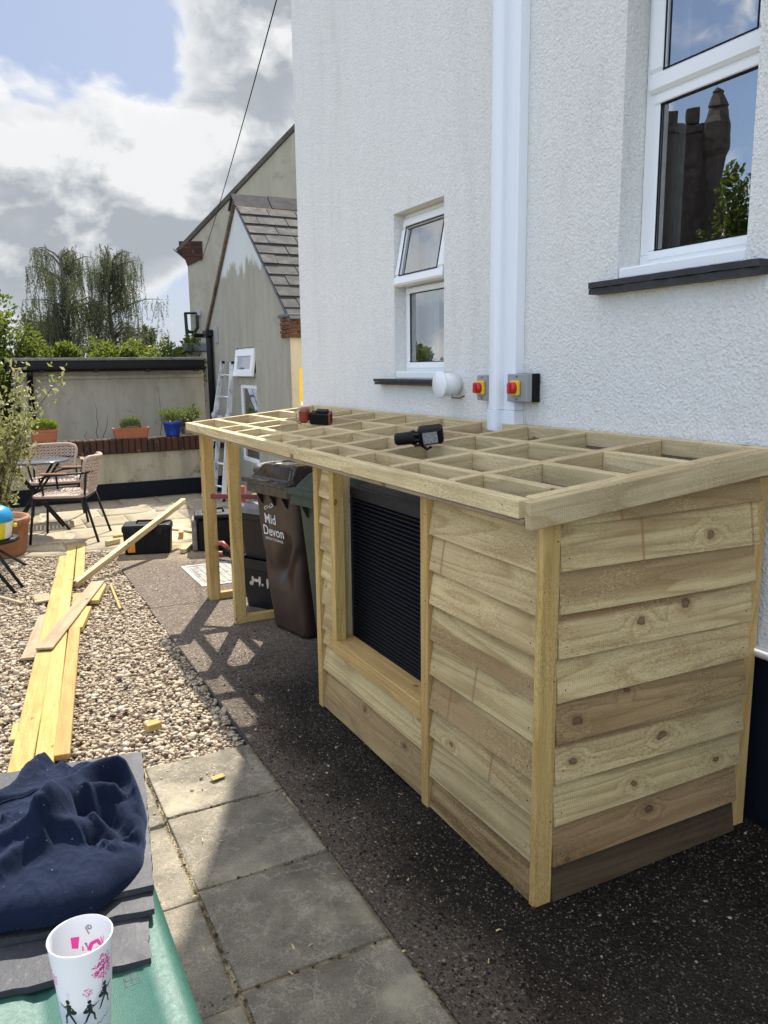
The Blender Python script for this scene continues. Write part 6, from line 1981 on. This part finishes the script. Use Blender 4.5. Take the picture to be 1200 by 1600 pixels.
GH = 'hedge shrubs behind the garage'
for k in range(8):
    x = 0.9 + k * 0.40
    bush('hedge_shrub', ['first hedge shrub from the left above the garage roof', 'second hedge shrub from the left above the garage roof', 'third hedge shrub from the left above the garage roof', 'fourth hedge shrub from the left above the garage roof', 'fifth hedge shrub from the left above the garage roof', 'hedge shrub third from the rear house end of the row', 'hedge shrub next to last before the rear house corner', 'last hedge shrub of the row, against the rear house corner'][k], 'hedge', (x, 15.0 + 0.5 * (k % 2), 1.46 + random.uniform(-.04, .05)), (0.55, 0.7, 0.72), 4200, 0.080, M_HEDGE, 4, GH, 12, 30 + k)
bush('garden_bush', 'tall dense bush beside the left end of the garage', 'bush', (0.05, 12.6, 1.35), (0.75, 0.7, 1.30), 7000, 0.085, M_HEDGE, 6, None, 26, 5)
bush('garden_bush', 'tallest bush at the left edge behind the garage corner', 'bush', (0.25, 14.6, 1.75), (0.75, 0.7, 1.15), 6000, 0.085, M_HEDGE, 6, None, 22, 8)
bush('garden_bush', 'dark low bush at the left edge behind the shrub pot', 'bush', (-0.35, 11.5, 0.75), (0.6, 0.5, 0.9), 4000, 0.075, M_HEDGE, 6, None, 16, 9)
bush('leafy_plant', 'leafy plant growing behind the wall beside the blue pot', 'plant', (2.52, 10.85, 0.90), (0.24, 0.16, 0.24), 420, 0.055, M_HEDGE, 3, None, 9, 14)
tw = thing('bare_twigs', 'thin bare twigs growing against the garage wall', 'plant', (1.35, 11.3, 0.6))
for (x, h) in ((1.28, 0.22), (1.43, 0.58), (1.50, 0.42), (2.28, .75)):
    b = MB(); pts = [(x, 11.35, 0.55)]
    for k in range(6): pts.append((x + random.uniform(-.02, .02) + (0.02 * k if x == 1.5 else 0), 11.35, 0.6 + h * (k + 1) / 6))
    b.tube(pts, [.006, .0055, .005, .0045, .004, .003, .002], 5); mk('twig', b, M_BARK, tw)


def weeping(label, x, y, h, rad, seed, cat='tree'):
    rr_ = random.Random(seed)
    t = thing('weeping_tree', label, cat, (x, y, 0), 0, 'weeping trees on the skyline')
    b = MB(); top = Vector((x, y, h * 0.93))
    trunk = [Vector((x + 0.12 * math.sin(k * .8 + seed), y, h * 0.93 * k / 9)) for k in range(10)]
    b.tube(trunk, [0.20 - 0.019 * k for k in range(10)], 8)
    tips = []; limbs = MB()
    for k in range(34):
        f = rr_.uniform(0.35, 0.98); i = f * 9; a0_ = trunk[int(i)].lerp(trunk[min(9, int(i) + 1)], i - int(i))
        az = rr_.uniform(0, 6.28); reach = rad * rr_.uniform(.35, 1.0) * (1.12 - 0.75 * max(0, f - .55))
        rise = h * rr_.uniform(.05, .16)
        pts = []
        for j in range(7):
            s = j / 6
            pts.append(a0_ + Vector((math.cos(az) * reach * s, math.sin(az) * reach * s, rise * (1.9 * s - 1.2 * s * s) + rr_.uniform(-.05, .05))))
        limbs.tube(pts, [0.055 * (1 - .85 * j / 6) for j in range(7)], 5)
        for j in range(2, 7):
            for q in range(4): tips.append(pts[j] + Vector((rr_.gauss(0, .16), rr_.gauss(0, .16), rr_.gauss(0, .1))))
    LPs = []; strand = MB()
    for p in tips:
        ln = rr_.uniform(.35, 1.35) * h * 0.20
        dxx, dyy = rr_.gauss(0, .06), rr_.gauss(0, .06)
        pts = [p + Vector((dxx * s * 3, dyy * s * 3, -ln * s)) for s in (0, .33, .66, 1)]
        strand.tube(pts, 0.006, 3, False)
        nl = int(ln / 0.065)
        for j in range(nl):
            s = j / nl
            for q in range(2): LPs.append((p.x + dxx * s * 3 + rr_.gauss(0, .035), p.y + dyy * s * 3 + rr_.gauss(0, .035), p.z - ln * s))
    b.add(limbs.v, limbs.f, None, 0, True); b.add(strand.v, strand.f, None, 0, True)
    mk('trunk', b, M_BARK, t)
    me = leaf_mesh('crown', LPs, 0.095, M_WILLOW, 1.2, 0.34, None, .6); meshobj('crown', me, t)
    return t


weeping('left weeping tree with open top on the skyline', 4.05, 40, 7.4, 2.25, 3)
weeping('right weeping tree, leaning fuller to the right, on the skyline', 6.25, 41, 7.2, 2.5, 6)
bush('far_tree', 'small dark far tree between the bush and the weeping trees', 'tree', (3.1, 44, 3.3), (0.9, 0.9, 1.4), 3500, 0.16, M_WILLOW, 4, None, 16, 21)
bush('far_tree', 'tiny dark treetop above the hedge near the rear house', 'tree', (11.6, 60, 3.7), (0.6, 0.6, 1.4), 1500, 0.2, M_WILLOW, 3, None, 7, 22)

# ------------------------------------------------------------------ church tower and trees that the big window mirrors
ch = thing('church_tower', 'dark stone church tower with battlements mirrored in the large window', 'church tower', (-34.0, 34.0, 0), R(-46))
F = local(ch)
cz = 15.1
b = MB(); b.span(-6.0, 0.0, 0.0, 7.0, 0, cz, .05); mk('tower', b, M_CHURCH, ch, F)
b = MB(); b.span(-6.1, .12, -.12, 7.1, cz - .5, cz - .25, .04); mk('string_course', b, M_CHURCH, ch, F)
for k in range(5):
    b = MB(); b.span(-0.4, .05, 0.95 + k * 1.25, 0.95 + k * 1.25 + 0.72, cz, cz + .75, .03); mk('merlon', b, M_CHURCH, ch, F)
b = MB(); b.lathe([(0.50, 0), (0.50, 13.2), (0.62, 13.5), (0.62, 14.9), (0.46, 15.2), (0.34, 15.7), (0.40, 15.8), (0.13, 16.5), (0.17, 16.6), (0.0, 16.9)], 8, None, smooth=False); mk('turret', b, M_CHURCH, ch, F)
b = MB(); b.span(-.1, .03, 3.0, 4.1, 10.6, 13.2)
mk('belfry_opening', b, M_BLACKP, ch, F)
for k in range(8):
    b = MB(); b.span(.031, .09, 3.02, 4.08, 10.7 + k * .3, 10.82 + k * .3, .01); mk('louvre', b, M_CHURCH, ch, F)
bush('churchyard_tree', 'dark churchyard conifer mirrored beside the church tower', 'tree', (-33.0, 31.3, 6.4), (1.25, 1.25, 6.0), 9000, 0.32, M_HEDGE, 3, None, 46, 31)
bush('churchyard_tree', 'lower churchyard bush mirrored at the foot of the tower', 'tree', (-32.0, 33.4, 4.6), (1.2, 1.2, 4.6), 4500, 0.30, M_HEDGE, 3, None, 30, 32)
bush('churchyard_tree', 'broad tree mirrored in the small window', 'tree', (-16.0, 38.5, 1.6), (2.6, 2.6, 1.7), 6000, 0.26, M_HEDGE, 3, None, 24, 33)

# ------------------------------------------------------------------ navy fleece on the slates
FL = {
    'OUT': [(-0.1106, 1.5916), (-0.0615, 1.601), (-0.0295, 1.6173), (0.0068, 1.7023), (0.037, 1.7431), (0.0737, 1.7525), (0.0893, 1.722), (0.1115, 1.7072), (0.1286, 1.6492), (0.1429, 1.6202), (0.1878, 1.6086), (0.2199, 1.5726), (0.2239, 1.5153), (0.2178, 1.4504), (0.2041, 1.3879), (0.1883, 1.3257), (0.1688, 1.2884), (0.1349, 1.2616), (0.0865, 1.2373), (0.0374, 1.2335), (-0.0393, 1.2574), (-0.1045, 1.278)],
    'R1': [(-0.0618, 1.5653), (-0.0301, 1.5951), (0.0048, 1.6577), (0.0383, 1.7069), (0.0687, 1.735)],
    'R2': [(0.0337, 1.4211), (0.0554, 1.4479), (0.0874, 1.4885), (0.1226, 1.539), (0.1683, 1.5733), (0.2058, 1.5637), (0.2181, 1.5028), (0.2105, 1.4328)],
    'R3': [(0.0286, 1.4333), (0.0454, 1.4566), (0.0762, 1.5051), (0.1095, 1.5423), (0.1339, 1.5758)],
    'R4': [(0.0193, 1.4042), (0.0495, 1.4126), (0.0864, 1.4478), (0.1264, 1.4888), (0.1574, 1.4977), (0.1678, 1.4665)],
    'R5': [(-0.0633, 1.3955), (-0.0354, 1.4007), (0.0019, 1.4062), (0.0452, 1.3964), (0.0866, 1.3914), (0.1057, 1.3731)],
    'R6': [(-0.064, 1.3254), (-0.037, 1.3427), (-0.0002, 1.3646), (0.0442, 1.3836)],
    'R7': [(-0.0497, 1.5588), (-0.0276, 1.574), (0.0082, 1.5917), (0.0428, 1.5959)],
    'R8': [(0.0428, 1.5959), (0.0545, 1.5458), (0.0605, 1.489)],
    'R9': [(-0.0323, 1.515), (-0.014, 1.5154), (0.0058, 1.4812), (0.0252, 1.4511)],
    'R10': [(0.0879, 1.7065), (0.1067, 1.644), (0.1348, 1.5834)],
    'N1': [(0.1205, 1.4812), (0.1239, 1.431), (0.124, 1.4078)],
    'N2': [(0.1183, 1.3757), (0.1248, 1.3445)],
    'N3': [(0.1334, 1.3309), (0.1471, 1.3417)],
    'V1': [(0.0984, 1.3617), (0.1284, 1.3828), (0.1591, 1.3792), (0.199, 1.3707)],
    'V2': [(-0.0227, 1.5303), (-0.0055, 1.5006), (0.0167, 1.4589), (0.0408, 1.4363)],
    'V3': [(0.0907, 1.429), (0.1248, 1.4509), (0.1608, 1.4315), (0.1747, 1.397)],
}


def pdist(P, line):
    """signed distance from points to a polyline: negative on the left of its direction; and the place along it, 0..1"""
    near_ = P.copy(); best = np.full(len(P), 1e9); sgn = np.ones(len(P)); par = np.zeros(len(P))
    n_ = len(line) - 1
    for k in range(n_):
        a = np.array(line[k]); d = np.array(line[k + 1]) - a; L2 = (d @ d)
        t = np.clip(((P - a) @ d) / L2, 0, 1); q = P - a - t[:, None] * d
        r_ = np.hypot(q[:, 0], q[:, 1]); c = d[0] * q[:, 1] - d[1] * q[:, 0]
        m_ = r_ < best
        best[m_] = r_[m_]; sgn[m_] = np.where(c[m_] > 0, -1, 1); par[m_] = (k + t[m_]) / n_; near_[m_] = (a + t[:, None] * d)[m_]
    pdist.near = near_
    return best * sgn, par


def smooth_line(l, it=2):
    for _ in range(it):
        o_ = [l[0]]
        for a, b_ in zip(l[:-1], l[1:]):
            o_ += [(a[0] * .75 + b_[0] * .25, a[1] * .75 + b_[1] * .25), (a[0] * .25 + b_[0] * .75, a[1] * .25 + b_[1] * .75)]
        o_.append(l[-1]); l = o_
    return l


def fleece():
    nx, ny = 230, 190
    X, Y = np.meshgrid(np.linspace(-0.16, 0.245, nx), np.linspace(1.22, 1.80, ny))
    P = np.stack([X.ravel(), Y.ravel()], 1)
    W_ = np.array([(mnoise.noise(Vector((p[0] * 16, p[1] * 16, 2.0))), mnoise.noise(Vector((p[0] * 16, p[1] * 16, 8.0)))) for p in P]) * 0.006
    P2 = P + W_
    out_ = smooth_line(FL['OUT'], 2)
    # inside test
    ins_ = np.zeros(len(P), bool)
    for (x0, y0), (x1, y1) in zip(out_, out_[1:] + out_[:1]):
        c = ((y0 > P2[:, 1]) != (y1 > P2[:, 1])) & (P2[:, 0] < (x1 - x0) * (P2[:, 1] - y0) / (y1 - y0 + 1e-12) + x0)
        ins_ ^= c
    dd, _ = pdist(P2, out_ + [out_[0]]); dd = np.abs(dd) * np.where(ins_, 1, -1); nearP = pdist.near - W_
    e = np.clip(dd / 0.036, 0, 1); base = np.sqrt(np.clip(1 - (1 - e) ** 2, 0, 1)) * 0.038 + np.clip(dd / 0.16, 0, 1) * 0.020
    h = base.copy()
    for (nm, A, wl, wr) in (('R1', .020, .035, .022), ('R2', .040, .030, .017), ('R3', .010, .008, .007), ('R4', .030, .020, .014), ('R5', .026, .040, .016), ('R6', .020, .030, .014),
                            ('R7', .006, .020, .004), ('R8', .005, .004, .014), ('R9', .010, .016, .008), ('R10', .010, .02, .012), ('N1', .012, .011, .013), ('N2', .009, .010, .011), ('N3', .008, .010, .011),
                            ('V1', -.022, .022, .020), ('V2', -.010, .010, .010), ('V3', -.018, .016, .014)):
        s, t = pdist(P2, smooth_line(FL[nm], 2))
        prof_ = np.where(s < 0, np.exp(-(s / wl) ** 2), np.exp(-(s / wr) ** 2))
        fade = np.clip(np.minimum(t, 1 - t) / 0.14, 0.15, 1)
        h += 1.45 * A * prof_ * fade * np.clip(dd / 0.018, 0, 1)
    rip = np.array([mnoise.fractal(Vector((p[0] * 22 + p[1] * 10, p[1] * 26 - p[0] * 12, 4.0)), 0.8, 2.0, 3) for p in P])
    cre = np.array([1 - abs(mnoise.noise(Vector((p[0] * 30 + p[1] * 9, p[1] * 34 - p[0] * 14, 7.0)))) * 2.2 for p in P])
    h += np.clip(cre, 0, 1) ** 4 * 0.0020 * np.clip(dd / 0.03, 0, 1)
    h += rip * 0.0034 * np.clip(dd / 0.03, 0, 1)
    z = 0.7375 + np.maximum(h, np.clip(dd / 0.02, 0, 1) * 0.012)
    idx = (np.arange((ny - 1) * nx).reshape(ny - 1, nx)[:, :-1]).ravel()
    keep = (dd > -0.0036)
    F_ = np.stack([idx, idx + 1, idx + nx + 1, idx + nx], 1)
    F_ = F_[keep[F_].all(1)]
    fr = (dd < 0)[:, None]; PX = np.where(fr, nearP, P)
    V = np.stack([PX[:, 0], PX[:, 1], np.where(dd < 0.0, 0.7355, z)], 1)
    global FZ
    FZ = (X[0], Y[:, 0], V[:, 2].reshape(ny, nx))
    used = np.unique(F_); remap = np.full(len(V), -1); remap[used] = np.arange(len(used))
    return numpy_mesh('fleece_jacket', V[used], remap[F_], M_FLEECE, True)


fo = tag(meshobj('fleece_jacket', fleece()), 'crumpled navy blue fleece lying on the stacked slates', 'jacket')


def on_fleece(x, y):
    xs, ys, Z = FZ
    i = min(len(xs) - 2, max(0, int((x - xs[0]) / (xs[1] - xs[0])))); j = min(len(ys) - 2, max(0, int((y - ys[0]) / (ys[1] - ys[0]))))
    u = (x - xs[i]) / (xs[1] - xs[0]); v = (y - ys[j]) / (ys[1] - ys[0])
    return Z[j, i] * (1 - u) * (1 - v) + Z[j, i + 1] * u * (1 - v) + Z[j + 1, i] * (1 - u) * v + Z[j + 1, i + 1] * u * v


for (nm, off) in (('R3', (0.0, 0.0)), ('R3', (0.006, -0.006)), ('R7', (0, -0.004)), ('R8', (0.003, 0)), ('R10', (0, 0))):
    ln = smooth_line(FL[nm], 3); b = MB()
    pts = [(p[0] + off[0], p[1] + off[1], on_fleece(p[0] + off[0], p[1] + off[1]) + 0.0002) for p in ln]
    b.tube(pts, 0.0013, 6); mk('seam', b, M_FLEECE, fo)
